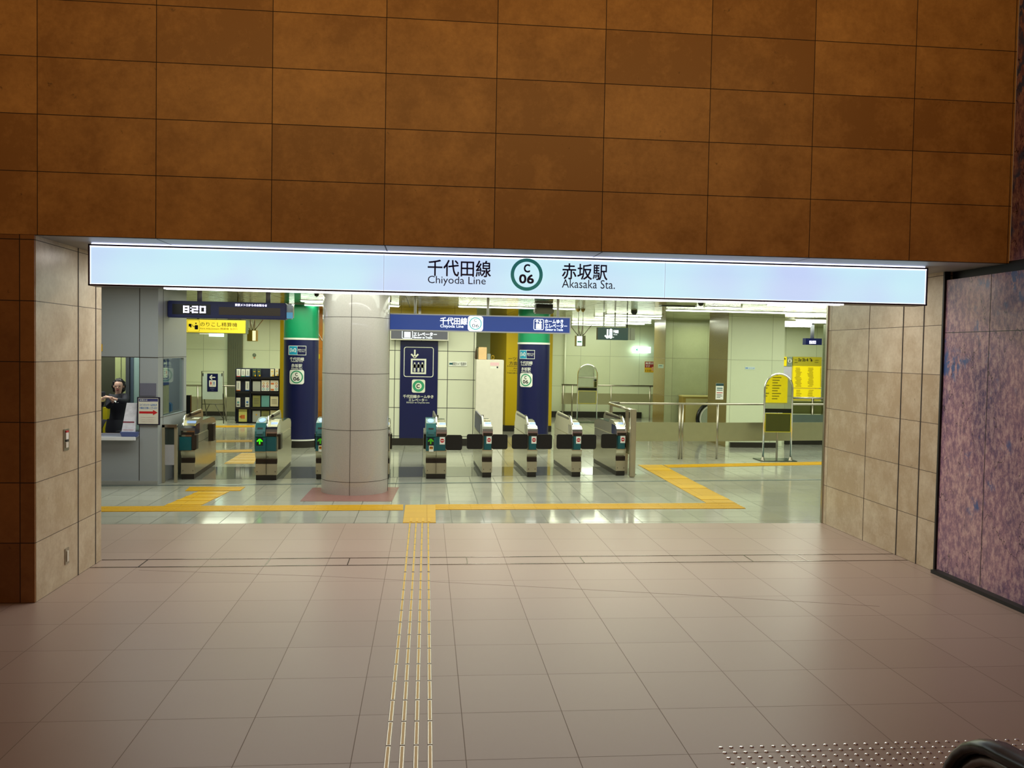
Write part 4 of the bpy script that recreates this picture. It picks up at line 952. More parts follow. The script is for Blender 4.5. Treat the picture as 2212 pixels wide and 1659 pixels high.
# guide board on the back of the right jamb, which the near mirror reflects
Yb = 3.47
gb = empty('guide_board', (13.0, Yb, .8), 'yellow guide board on the concourse wall seen only in the near arched mirror', 'sign')
MB().box(12.1, 13.35, Yb-.005, Yb+.04, .85, 2.3, yb).build('list_panel', gb)
mb = MB()
for i in range(16): [mb.box(xx_, xx_+.16+.05*(i % 3), Yb+.041, Yb+.043, .95+i*.075, .975+i*.075, MATS['olive_print']) for xx_ in (12.2, 12.55, 12.9)]
mb.build('print', gb)

# escalator end seen between the two piers
Yq = 14.9; g = empty('escalator', (at(1510, 900, Yq).x, Yq, 0), 'escalator newel with black handrail between the two stone piers', 'escalator')
ex = at(1541, 900, Yq).x; r_ = at(1541, 0, Yq).x-at(1506, 0, Yq).x; ezc = at(1540, 905, Yq).z
arc = lambda r, a0=90, a1=200: [(ex+r*cos(radians(a)), Yq, ezc+r*sin(radians(a))) for a in range(a0, a1, 10)]
MB().tube([(ex+.5, Yq, ezc+r_)]+arc(r_)+[(ex-r_*.7, Yq, ezc-.3)], .05, black_gloss, 12).build('handrail', g)
MB().tube([(ex+.5, Yq, ezc+r_*.83)]+arc(r_*.83)+[(ex-r_*.6, Yq, ezc-.3)], .025, white, 10).build('guide_rim', g)
MB().prism([(ex+.5, ezc-.35), (ex-r_*.6, ezc-.35)]+[(ex+r_*.8*cos(radians(a)), ezc+r_*.8*sin(radians(a))) for a in range(180, 89, -10)]+[(ex+.5, ezc+r_*.8)], 'y', Yq-.01, Yq+.01, M('glass_grey', (176, 186, 176), .2, .2)).build('balustrade', g)
MB().box(ex-r_*1.3, ex+.5, Yq-.05, Yq+.6, .003, max(.1, ezc-.3), steel_b).build('skirt', g)
mb, p, k, w, h = pxbox(1474, 855, 1541, 930, 15.3, .3, M('wood_olive', (158, 136, 62), .5)); 
x0_, x1_ = p.x-w/2, p.x+w/2; zz = p.z+h/2
g = empty('escalator_wall', (p.x, 15.3, 0), 'olive parapet with a pale cap behind the escalator handrail', 'parapet')
MB().box(x0_, x1_, 15.3, 15.7, .003, zz-.03, MATS['wood_olive']).build('body', g); MB().box(x0_-.01, x1_, 15.27, 15.72, zz-.03, zz, M('cap_pale', (206, 196, 130), .4)).box(x0_+.07, x1_-.01, 15.285, 15.30, .1, zz-.07, M('parapet_face', (176, 168, 116), .4)).build('cap', g)
# low plinth step in front of the near pier
x0_ = at(1566, 960, 12.3).x; x1_ = at(1680, 960, 12.3).x

# ------------------------------------------------------------------ ceiling lights and fittings
tube_m = M('tube_light', (244, 255, 236), .4, emit=7)
trim_m = M('light_trim', (190, 190, 180), .4, .3)
def strip_light(u0, v0, u1, v1, label, dy=.14):
    a, b = fl(u0, v0, 3.085), fl(u1, v1, 3.085); y = (a.y+b.y)/2
    xa, xb = min(a.x, b.x), max(a.x, b.x)
    g = empty('ceiling_light', ((xa+xb)/2, y, 3.06), label, 'ceiling light', 'fluorescent ceiling lights')
    MB().box(xa-.03, xb+.03, y-dy/2-.02, y+dy/2+.02, 3.085, 3.098, trim_m).build('housing', g)
    MB().box(xa, xb, y-dy/2, y+dy/2, 3.065, 3.085, tube_m).build('tube', g)
for a in ((650, 649, 712, 651, 'short ceiling light left of the stone column, nearer of two'),
          (624, 657, 712, 660, 'ceiling light left of the stone column, farther of two'),
          (800, 659, 862, 661, 'ceiling light just right of the stone column'),
          (990, 662.5, 1245, 666, 'long ceiling light above the right end of the long navy sign'),
          (1282, 685.5, 1432, 687, 'long ceiling light behind the hangers of the green-grey sign'),
          (1310, 680, 1430, 682, 'ceiling light above the green-grey sign, nearest of its cluster'),
          (1235, 694, 1408, 697, 'ceiling light low behind the long navy sign end'),
          (1235, 701, 1352, 703, 'farthest thin ceiling light in the cluster by the back wall'),
          (1335, 698.5, 1390, 700, 'short ceiling light near the back wall right of the green-grey sign'),
          (1440, 669.5, 1695, 675, 'longest ceiling light in front of the stone piers'),
          (1525, 663.5, 1598, 665, 'short ceiling light above the brown granite pier side'),
          (1660, 658, 1830, 662, 'ceiling light at the upper right of the concourse'),
          (1690, 675, 1830, 679, 'ceiling light above the bare tube fixture'),
          (1693, 712, 1770, 714, 'far thin ceiling light before the yellow map boards')):
    strip_light(*a)
# bare bright fixture
Y = 13.0; mb, p, k, w, h = pxbox(1693, 694, 1756, 706, Y, .12, M('bright_tube', (250, 255, 244), .4, emit=9), .03)
g = empty('tube_fixture', (p.x, Y, p.z), 'bright bare fluorescent fixture hanging at the far right under the sign', 'ceiling light'); mb.build('tube', g)
pxbox(1720, 689, 1822, 698, Y+.3, .1, MATS['bright_tube'], .03)[0].build('tube', g)
MB().box(p.x-.1, p.x+1.0, Y, Y+.4, p.z+h/2+.05, 3.095, trim_m).build('housing', g)
# speaker box, camera domes, small fittings
mb, p, k, w, h = pxbox(1156, 665, 1197, 677, 9.5, .3, M('speaker_grey', (92, 90, 70), .5), .02)
g = empty('ceiling_speaker', (p.x, 9.5, p.z-h/2), 'grey-brown speaker box on the ceiling before the right navy pillar', 'speaker'); mb.build('casing', g)
MB().box(p.x-w*.45, p.x+w*.45, 9.52, 9.78, p.z+h/2, 3.095, dark).build('mount', g)
def dome(u, v, Y, r, label):
    p = at(u, v, Y); g = empty('camera_dome', (p.x, Y, p.z), label, 'camera')
    MB().rev(p.x, Y, [(r, 3.095), (r, p.z)], M('dome_grey', (84, 84, 66), .5), 16).build('housing', g)
    MB().sphere((p.x, Y, p.z), (r*.95, r*.95, r), black_gloss, 12).build('dome', g)
dome(1370, 673, 11.5, .075, 'dark camera dome on the ceiling left of the black air vent')
dome(1514, 655, 8.2, .055, 'small camera dome on the ceiling near the black air vent')
dome(684, 636, 7.5, .04, 'tiny black camera dome on the ceiling left of the stone column')
for u, l in ((1249, 'left of two small brass ceiling cups above the hanging exit light'), (1259.5, 'right of two small brass ceiling cups above the hanging exit light')):
    p = fl(u, 668, 3.08); MB().rev(p.x, p.y, [(.05, 3.095), (.04, 3.05), (.008, 3.02)], M('cup', (130, 110, 50), .5), 12).build('ceiling_cup', None, l, 'ceiling fitting')
for (u0, v0, u1, v1, l) in ((1428, 660.5, 1500, 663, 'thin black air vent slot in the ceiling before the piers'), (826, 650, 846, 652, 'short black air vent slot in the ceiling right of the column')):
    a, b = fl(u0, v0, 3.09), fl(u1, v1, 3.09); y = (a.y+b.y)/2
    MB().box(a.x, b.x, y-.09, y+.09, 3.085, 3.098, dark).build('air_vent', None, l, 'vent')
# hanging cable by the orange wall
pts = [at(u, v, 13.5) for u, v in ((684, 668), (684, 700), (687, 720), (695, 735), (712, 742))]
MB().tube([(pts[0].x, 13.5, 3.09)]+[tuple(q) for q in pts], .012, M('cable_white', (190, 180, 160), .5), 6).build('hanging_cable', None, 'white cable drooping from the ceiling beside the left green pillar', 'cable')

# ------------------------------------------------------------------ station office (left)
OX, OY, OD = -.925, 6.44, 1.61
struct(MB().box(-6, OX, OY, OY+.06, .0, .74, office_panel).box(-6, OX, OY, OY+.06, 1.97, 3.1, office_panel).box(-1.20, OX, OY, OY+.06, .74, 1.97, office_panel)
       .box(OX-.06, OX, OY+.06, OY+OD, 0, 1.04, office_panel).box(OX-.06, OX, OY+.06, OY+OD, 1.95, 3.1, office_panel)
       .box(OX-.06, OX, OY+.06, OY+.27, 1.04, 1.95, office_panel).box(OX-.06, OX, OY+OD-.16, OY+OD, 1.04, 1.95, office_panel)
       .box(-1.203, -1.193, OY-.003, OY, .07, 3.1, joint).box(-6, OX, OY-.003, OY, 1.96, 1.972, joint).box(OX-.001, OX+.003, OY+.26, OY+.268, 0, 3.1, joint)
       .box(OX-.001, OX+.003, OY, OY+OD, 1.03, 1.038, joint).box(OX-.001, OX+.003, OY, OY+OD, 1.965, 1.972, joint), 'wall_office')
struct(MB().box(-6, OX+.005, OY-.03, OY-.001, .003, .065, M('light_steel', (176, 178, 176), .35, .5)), 'baseboard_office')
yg = M('yellow_green', (168, 176, 120), .5); dg_ = M('dark_olive', (60, 62, 44), .6); gd = M('grey_dark', (66, 70, 74), .5)
struct(MB().box(-6, OX-.06, 7.99, 8.05, 0, 3.1, office_panel).box(-6, at(250, 800, 7.99).x, 7.96, 7.99, 0, 2.4, dg_).box(at(250, 800, 7.99).x, at(262, 800, 7.99).x, 7.96, 7.99, 0, 2.4, yg)
       .box(at(264, 800, 7.99).x, at(273, 800, 7.99).x, 7.96, 7.99, 0, 2.4, yg).box(at(274, 800, 7.99).x, at(282, 800, 7.99).x, 7.93, 7.99, 0, 2.4, gd).box(at(290, 800, 7.99).x, at(302, 800, 7.99).x, 7.96, 7.99, 0, 2.2, M('pale_teal', (150, 176, 170), .4))
       .box(at(283, 800, 7.99).x, at(290, 800, 7.99).x, 7.95, 7.99, 0, 2.4, M('slate', (78, 92, 104), .3)), 'wall_office_back')
glass = M('glass', (235, 245, 240), .02, alpha=1, trans=1)
def pane(name, mb, label=None): o = mb.build(name, None, label, None, None, 'structure'); return o
gm_ = bpy.data.materials.new('window_glass'); gm_.use_nodes = True; nt = gm_.node_tree; nt.nodes.clear()
out = nt.nodes.new('ShaderNodeOutputMaterial'); mixs = nt.nodes.new('ShaderNodeMixShader'); tr_ = nt.nodes.new('ShaderNodeBsdfTransparent'); gl = nt.nodes.new('ShaderNodeBsdfGlossy'); fz = nt.nodes.new('ShaderNodeFresnel')
gl.inputs['Roughness'].default_value = .02; tr_.inputs[0].default_value = (.90, .96, .93, 1); fz.inputs[0].default_value = 1.5
fm_ = nt.nodes.new('ShaderNodeMath'); fm_.operation = 'MULTIPLY'; fm_.inputs[1].default_value = .35; nt.links.new(fz.outputs[0], fm_.inputs[0]); nt.links.new(fm_.outputs[0], mixs.inputs[0]); nt.links.new(tr_.outputs[0], mixs.inputs[1]); nt.links.new(gl.outputs[0], mixs.inputs[2]); nt.links.new(mixs.outputs[0], out.inputs[0])
struct(MB().box(OX-.035, OX-.028, OY+.27, OY+OD-.16, 1.04, 1.95, gm_), 'window_1')
# counter
ct = empty('service_counter', (-2, OY-.05, .70), 'silver edged service counter in the office window', 'counter')
MB().box(-6, -1.205, OY-.14, OY+.45, .742, .755, M('counter_top', (150, 156, 176), .3, .3)).build('top', ct)
MB().box(-6, -1.205, OY-.16, OY-.14, .70, .757, M('counter_edge', (236, 238, 246), .25, .15), .006).build('edge', ct, 'bright silver front edge')
MB().box(-6, -1.205, OY+.12, OY+.14, .757, .79, chrome).build('rail', ct)
# document holder and tray
hx0, hx1 = at(266, 900, OY+.05).x, at(296, 900, OY+.05).x; hz0 = .76
dh = empty('document_holder', ((hx0+hx1)/2, OY+.03, hz0), 'shiny leaning stack of plastic sleeves with printed sheets at the right end of the counter', 'document holder')
sheet = M('plastic_sleeve', (224, 222, 236), .12, noise=.1, nscale=22, bump=.8, bscale=9)
MB().add([(hx0, OY-.06, hz0), (hx1, OY-.06, hz0), (hx1, OY+.06, hz0+.50), (hx0+.05, OY+.06, hz0+.50), (hx0, OY-.03, hz0), (hx1, OY-.03, hz0), (hx1, OY+.09, hz0+.5), (hx0+.05, OY+.09, hz0+.5)], [(0, 1, 2, 3), (4, 5, 6, 7), (0, 1, 5, 4), (2, 3, 7, 6), (0, 3, 7, 4), (1, 2, 6, 5)], sheet).build('sheets', dh)
def slant(z, d=.003): t = (z-hz0)/.5; return OY-.06+.12*t-d
for z_, h_, mt, x_in in ((hz0+.20, .02, M('maroon', (130, 50, 70), .5), .02), (hz0+.09, .006, M('faint_red', (190, 120, 130), .5), .03), (hz0+.06, .004, ink, .03)):
    MB().add([(hx0+x_in, slant(z_), z_), (hx1-.02, slant(z_), z_), (hx1-.02, slant(z_+h_), z_+h_), (hx0+x_in, slant(z_+h_), z_+h_)], [(0, 1, 2, 3)], mt).build('print', dh)
tx0, tx1 = at(260, 936, OY-.1).x, at(300, 936, OY-.1).x; tb = M('tray_blue', (84, 96, 150), .4)
MB().prism([(tx0, .846), (tx0+.03, .775), (tx1-.02, .775), (tx1, .846)], 'y', OY-.13, OY-.07, tb).build('coin_tray', None, 'bluish plastic tray on the counter in front of the leaning sheets', 'tray').location.z = .7575
# notice board hung on the office corner
nb = empty('notice_board', (-1.054, OY-.03, .935), 'framed notice with a red arrow hanging on the grey office wall', 'notice board')
MB().box(-1.225, -.885, OY-.035, OY-.006, .93, 1.36, M('frame_black', (30, 26, 50), .4), .004).build('frame', nb)
A = Art(plane(-1.055, OY-.036, 1.145), .001); A.rect(0, 0, .295, .395, M('cream_paper', (214, 208, 196), .5)); A.up().rect(0, .168, .285, .045, M('violet_navy', (56, 56, 110), .5)); A.up()
A.text('お知らせ', -.07, .168, .115, .026, paper, .01).rect(.08, .155, .10, .004, M('lilac', (140, 130, 180), .5))
A.text('コインロッカーは改札外', 0, .095, .26, .036, blue_ink, .012).text('４番出口方面にございます', 0, .048, .265, .034, blue_ink, .012)
A.poly([(-.135, -.005), (.07, -.005), (.07, .018), (.14, -.022), (.07, -.062), (.07, -.038), (-.135, -.038)], red)
for z_ in (-.10, -.135, -.165): A.text('ご不明な点は駅係員まで', 0, z_, .22, .012, M('faint_pink', (186, 150, 156), .5))
A.build('print', nb)
MB().box(-1.19, -.95, OY-.01, OY-.001, 1.375, 1.57, M('clear_panel', (104, 104, 122), .2)).build('acrylic_plate', None, 'faint grey acrylic plate on the office wall just above the framed notice', 'plate')
MB().box(-1.80, -1.745, OY-.012, OY-.001, 2.05, 2.16, yellow_paint).build('yellow_tag', None, 'tiny yellow tag on the grey office wall at the left jamb', 'tag')
# banner and curtain behind the side window
bx = OX-.045
A = Art(lambda x, z, d: Vector((bx+d, x, z)), .001); MB().box(bx-.01, bx, OY+.34, OY+.75, 1.52, 1.94, M('banner_blue', (34, 60, 130), .5)).build('restroom_banner', None, 'blue restroom banner with an arrow behind the office side window', 'banner')
ab = Art(lambda x, z, d: Vector((bx+.001+d, x, z)), .001)
ab.arrow(OY+.54, 1.87, .16, 0, .02, white, .4).rect(OY+.545, 1.72, .22, .16, paper); ab.up(); ab.man(OY+.49, 1.72, .12, blue_ink).man(OY+.60, 1.72, .12, red, True).text('お手洗', OY+.545, 1.59, .16, .03, M('pale_ink', (150, 170, 200), .5))
bo = [o for o in bpy.data.objects if o.name == 'restroom_banner'][0]; ab.build('print', bo)
curt = M('curtain_beige', (176, 166, 136), .7); mb = MB(); vs = []; n = 24
for i in range(n+1): y_ = OY+.28+.52*i/n; x_ = bx-.02+.012*sin(i*1.7); vs += [(x_, y_, 1.06), (x_, y_, 1.54)]
mb.add(vs, [(2*i, 2*i+1, 2*i+3, 2*i+2) for i in range(n)], curt, True); mb.build('curtain', None, 'beige curtain hanging below the blue banner inside the office', 'curtain')
MB().box(bx-.06, bx, OY+.85, OY+.98, 1.055, 1.22, M('blue_item', (70, 110, 160), .5), .02).build('tissue_box', None, 'blue box on the sill behind the office side window', 'box')
# dark post and fence by the office
pst = at(407.5, 868, 8.6)
MB().box(pst.x-.035, pst.x+.035, 8.58, 8.66, .003, 1.28, black_gloss).build('post_terminal', None, 'black upright slab behind the leftmost gate at the office corner', 'post')
of = empty('office_fence', (-.80, 6.75, 0), 'short barrier with two square posts between the office and the leftmost gate', 'barrier')
MB().box(-.925, -.885, 6.66, 6.70, .003, .91, gate_front).build('post', of); MB().box(-.745, -.70, 6.68, 6.72, .003, .91, gate_front).build('post', of)
MB().box(-.925, -.70, 6.66, 6.72, .872, .918, steel).build('top_rail', of); MB().box(-.885, -.745, 6.685, 6.70, .60, .872, M('smoked', (46, 56, 54), .15)).build('smoked_panel', of)
MB().box(-.885, -.745, 6.68, 6.70, .28, .60, M('pale_sheet', (158, 156, 162), .4)).build('sheet_panel', of)

# ------------------------------------------------------------------ leaflet rack
Y = 18.0; P = Px(Y); k = P.k(555, 850); Q = lambda x, y: (480+x/12.76, 790+y/12.76)
x0, _ = P(509.5, 850); x1, _ = P(606, 850); zt_ = P(555, 796)[1]
g = empty('leaflet_rack', ((x0+x1)/2, Y, 0), 'dark navy leaflet rack with four rows of pockets at the back left', 'rack')
rk = M('rack_navy', (18, 26, 50), .5)
MB().box(x0, x1, Y, Y+.3, .003, zt_, rk, .01).build('body', g)
sh = MB()
for yy in (300, 700, 1135, 1560):
    z_ = P(*Q(0, yy))[1]; sh.box(x0+.01, x1-.01, Y-.09, Y-.001, z_-.05, z_-.0, dark)
sh.build('shelf', g)
MB().box(x0+.335*(x1-x0)-.01, x0+.335*(x1-x0)+.01, Y-.09, Y-.001, .05, zt_-.02, rk).box(x0-.0, x0+.015, Y-.09, Y-.001, .05, zt_-.02, rk).box(x1-.015, x1, Y-.09, Y-.001, .05, zt_-.02, rk).build('divider', g)
pa = M('leaf_white', (214, 218, 214), .5); pgr = M('leaf_grey', (166, 172, 170), .5); pol = M('leaf_olive', (130, 134, 84), .5); ptl = M('leaf_teal', (96, 156, 160), .5); pcr = M('leaf_cream', (206, 204, 176), .5); pyl = M('leaf_yellow', (206, 206, 120), .5); dkg = M('leaf_dark', (60, 78, 66), .5); org = M('leaf_orange', (200, 110, 50), .5)
LE = [((405, 90, 510, 298), pa, 'white narrow leaflet with a red foot, first in the top row of the rack', 'n', red), ((535, 95, 635, 298), pa, 'white narrow leaflet with a green foot, second in the top row of the rack', 'n', green),
 ((655, 95, 765, 298), pa, 'white narrow leaflet with a blue foot, third in the top row of the rack', 'n', blue_ink),
 ((845, 90, 945, 295), dkg, 'dark green leaflet with a yellow corner, left of the pair in the top row', 'y', None), ((970, 90, 1070, 295), dkg, 'dark green leaflet with a yellow corner, right of the pair in the top row', 'y', None),
 ((1335, 90, 1435, 295), pcr, 'mottled leaflet with a yellow tag, next to last in the top row', 'y', None), ((1465, 80, 1560, 280), pcr, 'mottled leaflet with a yellow tag at the right end of the top row', 'y', None),
 ((400, 420, 510, 690), pa, 'white narrow leaflet with an orange foot, left in the second row', 'n', org), ((650, 430, 755, 685), pa, 'white narrow leaflet with a blue foot, in the second row', 'n', blue_ink),
 ((850, 430, 1060, 700), pgr, 'plain light grey magazine in the second row', '', None), ((1090, 400, 1310, 695), pa, 'white magazine with six coloured rings in the second row', 'r', None), ((1335, 400, 1555, 695), pa, 'white magazine with orange patches and rings at the right of the second row', 'r2', None),
 ((395, 880, 505, 1135), pa, 'narrow leaflet with a teal spot at the left of the third row', 's', None), ((645, 870, 755, 1135), pa, 'narrow leaflet with a blue spot in the third row', 's', None),
 ((850, 820, 1055, 1130), pol, 'olive green magazine in the third row', 'l', None), ((1090, 820, 1305, 1130), ptl, 'blue-green magazine in the third row', '', None), ((1335, 845, 1550, 1120), pcr, 'cream magazine with printed lines in the third row', 'l', None),
 ((465, 1200, 690, 1540), pyl, 'yellow-green magazine with orange figures in the bottom row', 'o', None), ((845, 1240, 1055, 1550), pgr, 'grey magazine with a small yellow mark in the bottom row', 'm', None), ((1090, 1240, 1305, 1540), pol, 'olive magazine in the bottom row beside the grey one', 'l', None), ((1335, 1230, 1560, 1540), pcr, 'pale magazine at the right of the bottom row, behind the gate', '', None)]
for (a, b, c, d), mt, lab, kind, foot in LE:
    (ua, va), (ub, vb) = Q(a, b), Q(c, d); xx0, zz1 = P(ua, (va+vb)/2)[0], P((ua+ub)/2, va)[1]; xx1, zz0 = P(ub, (va+vb)/2)[0], P((ua+ub)/2, vb)[1]
    w, h = xx1-xx0, zz1-zz0; zc_ = (zz0+zz1)/2; xc_ = (xx0+xx1)/2
    mb = MB().box(xx0, xx1, Y-.045, Y-.02, zz0, zz1, mt)
    A = Art(plane(xc_, Y-.046, zc_), .0015); A.mb = mb
    if kind == 'n': A.rect(0, -h*.46, w, h*.08, foot).rect(0, .02*h, w*.35, h*.6, pgr)
    if kind == 'y': A.rect(0, h*.15, w*.5, h*.10, yellow_paint).rect(w*.25, -h*.38, w*.35, h*.2, yellow_paint)
    if kind in ('r', 'r2'):
        for i in (-1, 1):
            for j, mm in enumerate((M('ring_gold', (190, 150, 80), .5), M('ring_red', (150, 70, 80), .5), M('ring_cyan', (110, 170, 190), .5))):
                if kind == 'r2' and i < 0: 
                    if j != 1: A.rect(-w*.25, h*(.18-j*.28), w*.4, h*.16, org)
                    continue
                A.ring(i*w*.24, h*(.2-j*.26), w*.08, w*.15, mm)
    if kind == 's': A.disc(0, 0, w*.3, ptl if 'teal' in lab else blue_ink).rect(0, -h*.28, w*.6, h*.1, ink)
    if kind == 'l':
        for j in range(4): A.rect(0, h*(.2-j*.14), w*.7, h*.04, M('line_grey', (90, 86, 80), .6))
    if kind == 'o': A.rect(0, -h*.1, w*.5, h*.3, org).rect(0, h*.36, w, h*.03, ink).disc(-w*.3, -h*.1, w*.12, org)
    if kind == 'm': A.disc(0, h*.15, w*.1, yellow_paint)
    mb.build('leaflet' if w < .12 else 'magazine', None, lab, 'leaflet' if w < .12 else 'magazine', 'leaflets and magazines in the rack')

# folding restroom sign board
Y = 17.4; P = Px(Y); k = P.k(460, 850); g = empty('folding_sign_stand', (P(460, 910)[0], Y, 0), 'folding easel with a white board and navy restroom sign with a left arrow', 'sign stand')
def L_(u, v, dy=0): x, z = P(u, v); return (x, Y+dy, max(z, .012))
fr = M('easel_dark', (70, 72, 62), .4, .5)
MB().tube([L_(436, 915), L_(436, 802), L_(483, 802), L_(483, 915)], .014, fr, 8).build('front_frame', g)
MB().tube([L_(438, 895, .25), L_(452, 874), ], .010, fr, 6).tube([L_(465, 874), L_(482, 905, .02)], .010, fr, 6).tube([L_(437, 873), L_(483, 873)], .010, fr, 6).tube([L_(437, 907), L_(483, 907)], .010, fr, 6).tube([L_(439, 915, .5), L_(439, 850, .04)], .012, fr, 6).tube([L_(480, 913, .5), L_(480, 850, .04)], .012, fr, 6).build('back_legs', g)
A = Art(plane(0, Y-.02), .0015); x, z = P(459.5, 835); MB().box(x-21*k, x+21*k, Y-.018, Y-.005, z-27.5*k, z+27.5*k, M('board_pale', (190, 208, 204), .4)).build('board', g)
pr(A, P, 459.5, 826.5, 22.5, 39, navy); A.up(); x, z = P(459.5, 815); A.arrow(x, z, 11.5*k, pi, 2.3*k, white, .42); pr(A, P, 459.5, 828.5, 14.5, 14, paper, 1.5); A.up()
x, z = P(456, 828); A.man(x, z, 9*k, red, True); x, z = P(462.8, 828); A.man(x, z, 9*k, blue_ink); pr(A, P, 459.5, 828.5, .5, 11, ink); pt(A, P, 'お手洗い', 459.5, 839, 10, 2.6, M('faint_blue', (130, 140, 176), .5)); pt(A, P, 'Toilets', 459.5, 842.5, 5, 1.6, MATS['faint_blue'])
A.build('print', g)
for u in (439, 480): x, z = P(u, 810); MB().box(x-.012, x+.012, Y-.03, Y-.018, z-.03, z+.05, dark).build('clip', g)
p = at(548, 767, 20.48); MB().sphere((p.x, 20.58, p.z), (.055, .03, .055), M('bell_grey', (110, 122, 104), .5), 14).box(p.x-.02, p.x+.02, 20.57, 20.599, p.z-.10, p.z-.07, org).build('alarm_bell', None, 'small round grey alarm bell on the cream back wall above the rack', 'alarm')

# ------------------------------------------------------------------ escalator handrail, lower right corner
HX, HY, HZ, HR = 4.93, -5.17, .695, .28
hg = empty('escalator', (HX, HY, 0), 'black escalator handrail curving down at the bottom right corner', 'escalator')
path = [(HX, HY-2.2, HZ+HR+1.05), (HX, HY-1.2, HZ+HR+.50), (HX, HY-.6, HZ+HR+.17), (HX, HY-.3, HZ+HR+.04)]+[(HX, HY+HR*sin(radians(a)), HZ+HR*cos(radians(a))) for a in range(0, 181, 12)]+[(HX, HY-.3, HZ-HR)]
def ribbon(path, w, t, mat, X=HX):
    vs = []; fs = []; n = len(path); prof = [(-w, -.4), (-w*1.0, .35), (-w*.75, .8), (-w*.3, 1), (w*.3, 1), (w*.75, .8), (w, .35), (w, -.4), (w*.8, -.7), (-w*.8, -.7)]; m = len(prof)
    for i, p in enumerate(path):
        a = Vector(path[max(0, i-1)]); b = Vector(path[min(n-1, i+1)]); d = (b-a).normalized(); nr = Vector((0, -d.z, d.y)) if True else None
        nr = Vector((0, -d.z, d.y))
        if i == 0: s0 = nr
        for (x_, r_) in prof: q = Vector(p)+nr*(r_*t); vs.append((q.x+x_, q.y, q.z))
    for i in range(n-1):
        for j in range(m): fs.append((i*m+j, i*m+(j+1) % m, (i+1)*m+(j+1) % m, (i+1)*m+j))
    return MB().add(vs, fs, mat, True)
rub = M('handrail_rubber', (12, 12, 14), .27)
ribbon(path, .045, .024, rub).build('handrail', hg)
arc2 = [(HX, p[1]+(HY-p[1])*.12 if p[1] > HY-.25 else p[1], p[2]-.045 if p[1] <= HY-.25 else HZ+(p[2]-HZ)*.86) for p in path]
MB().tube(arc2, .022, M('guide_steel', (120, 118, 116), .3, 1), 10).build('handrail_guide', hg, 'dull steel guide under the handrail')
def shrink(f): return [(p[1]+(HY-p[1])*(1-f) if p[1] > HY-.25 else p[1], p[2]-.07 if p[1] <= HY-.25 else HZ+(p[2]-HZ)*f) for p in path]
pl = shrink(.8); MB().prism([(y_, z_) for y_, z_ in pl]+[(HY-2.2, HZ-HR+.8)], 'x', HX-.012, HX+.012, M('balustrade', (52, 46, 40), .18, .4)).build('balustrade', hg)
MB().box(HX-.09, HX+.09, HY-2.2, HY+.12, .003, HZ-HR-.02, M('skirt_steel', (120, 112, 104), .35, .9)).build('skirt', hg)


# ------------------------------------------------------------------ people in the office
def skin(name, chains, mat, parent, sub=1):
    """one continuous skinned surface; chains: list of [(point, radius), ...], later chains start at an existing point"""
    me = bpy.data.meshes.new(name); vs = []; rs = []; es = []; idx = {}
    for ch in chains:
        prev = None
        for (p, r) in ch:
            key = tuple(round(c, 4) for c in p)
            if key not in idx: idx[key] = len(vs); vs.append(p); rs.append(r)
            i = idx[key]
            if prev is not None: es.append((prev, i))
            prev = i
    me.from_pydata(vs, es, []); o = bpy.data.objects.new(name, me); COL.objects.link(o)
    md = o.modifiers.new('skin', 'SKIN'); md.use_smooth_shade = True
    for v, r in zip(me.skin_vertices[0].data, rs): v.radius = r if isinstance(r, tuple) else (r, r)
    me.skin_vertices[0].data[0].use_root = True
    if sub: m2 = o.modifiers.new('sub', 'SUBSURF'); m2.levels = m2.render_levels = sub
    nm = bpy.data.meshes.new_from_object(o.evaluated_get(bpy.context.evaluated_depsgraph_get()))
    bpy.data.objects.remove(o); bpy.data.meshes.remove(me)
    off = rootloc(parent)
    for v in nm.vertices: v.co -= off
    nm.materials.clear(); nm.materials.append(mat)
    for f in nm.polygons: f.use_smooth = True
    o = bpy.data.objects.new(name, nm); COL.objects.link(o); o.parent = parent; return o
skm = M('skin_tone', (222, 178, 158), .5); hair = M('hair_black', (22, 16, 18), .5); suit = M('suit_dark', (24, 24, 38), .7); blouse = M('blouse_white', (226, 228, 226), .6)
def hand(wrist, d, upv, r=.009, palm=True):
    """palm chain and five fingers; d: pointing direction, upv: palm normal"""
    d = Vector(d).normalized(); n = Vector(upv).normalized(); s_ = d.cross(n).normalized(); w = Vector(wrist); out = []
    pc = w+d*.045; out.append([(tuple(w), .020), (tuple(pc), (.022, .026))])
    for off, L, curl in ((-.027, .070, .25), (-.009, .080, .15), (.009, .076, .2), (.026, .060, .35)):
        b_ = pc+d*.03+s_*off; m_ = b_+(d-n*curl*.5).normalized()*L*.5; e_ = m_+(d-n*curl).normalized()*L*.5
        out.append([(tuple(pc), (.022, .026)), (tuple(b_), .0105), (tuple(m_), .009), (tuple(e_), .007)])
    t0 = w+d*.02+s_*-.03; t1 = t0+(d*.6-s_*.7+n*.2).normalized()*.035; t2 = t1+(d*.85-s_*.3).normalized()*.03
    out.append([(tuple(w), .020), (tuple(t0), .012), (tuple(t1), .010), (tuple(t2), .008)])
    return out
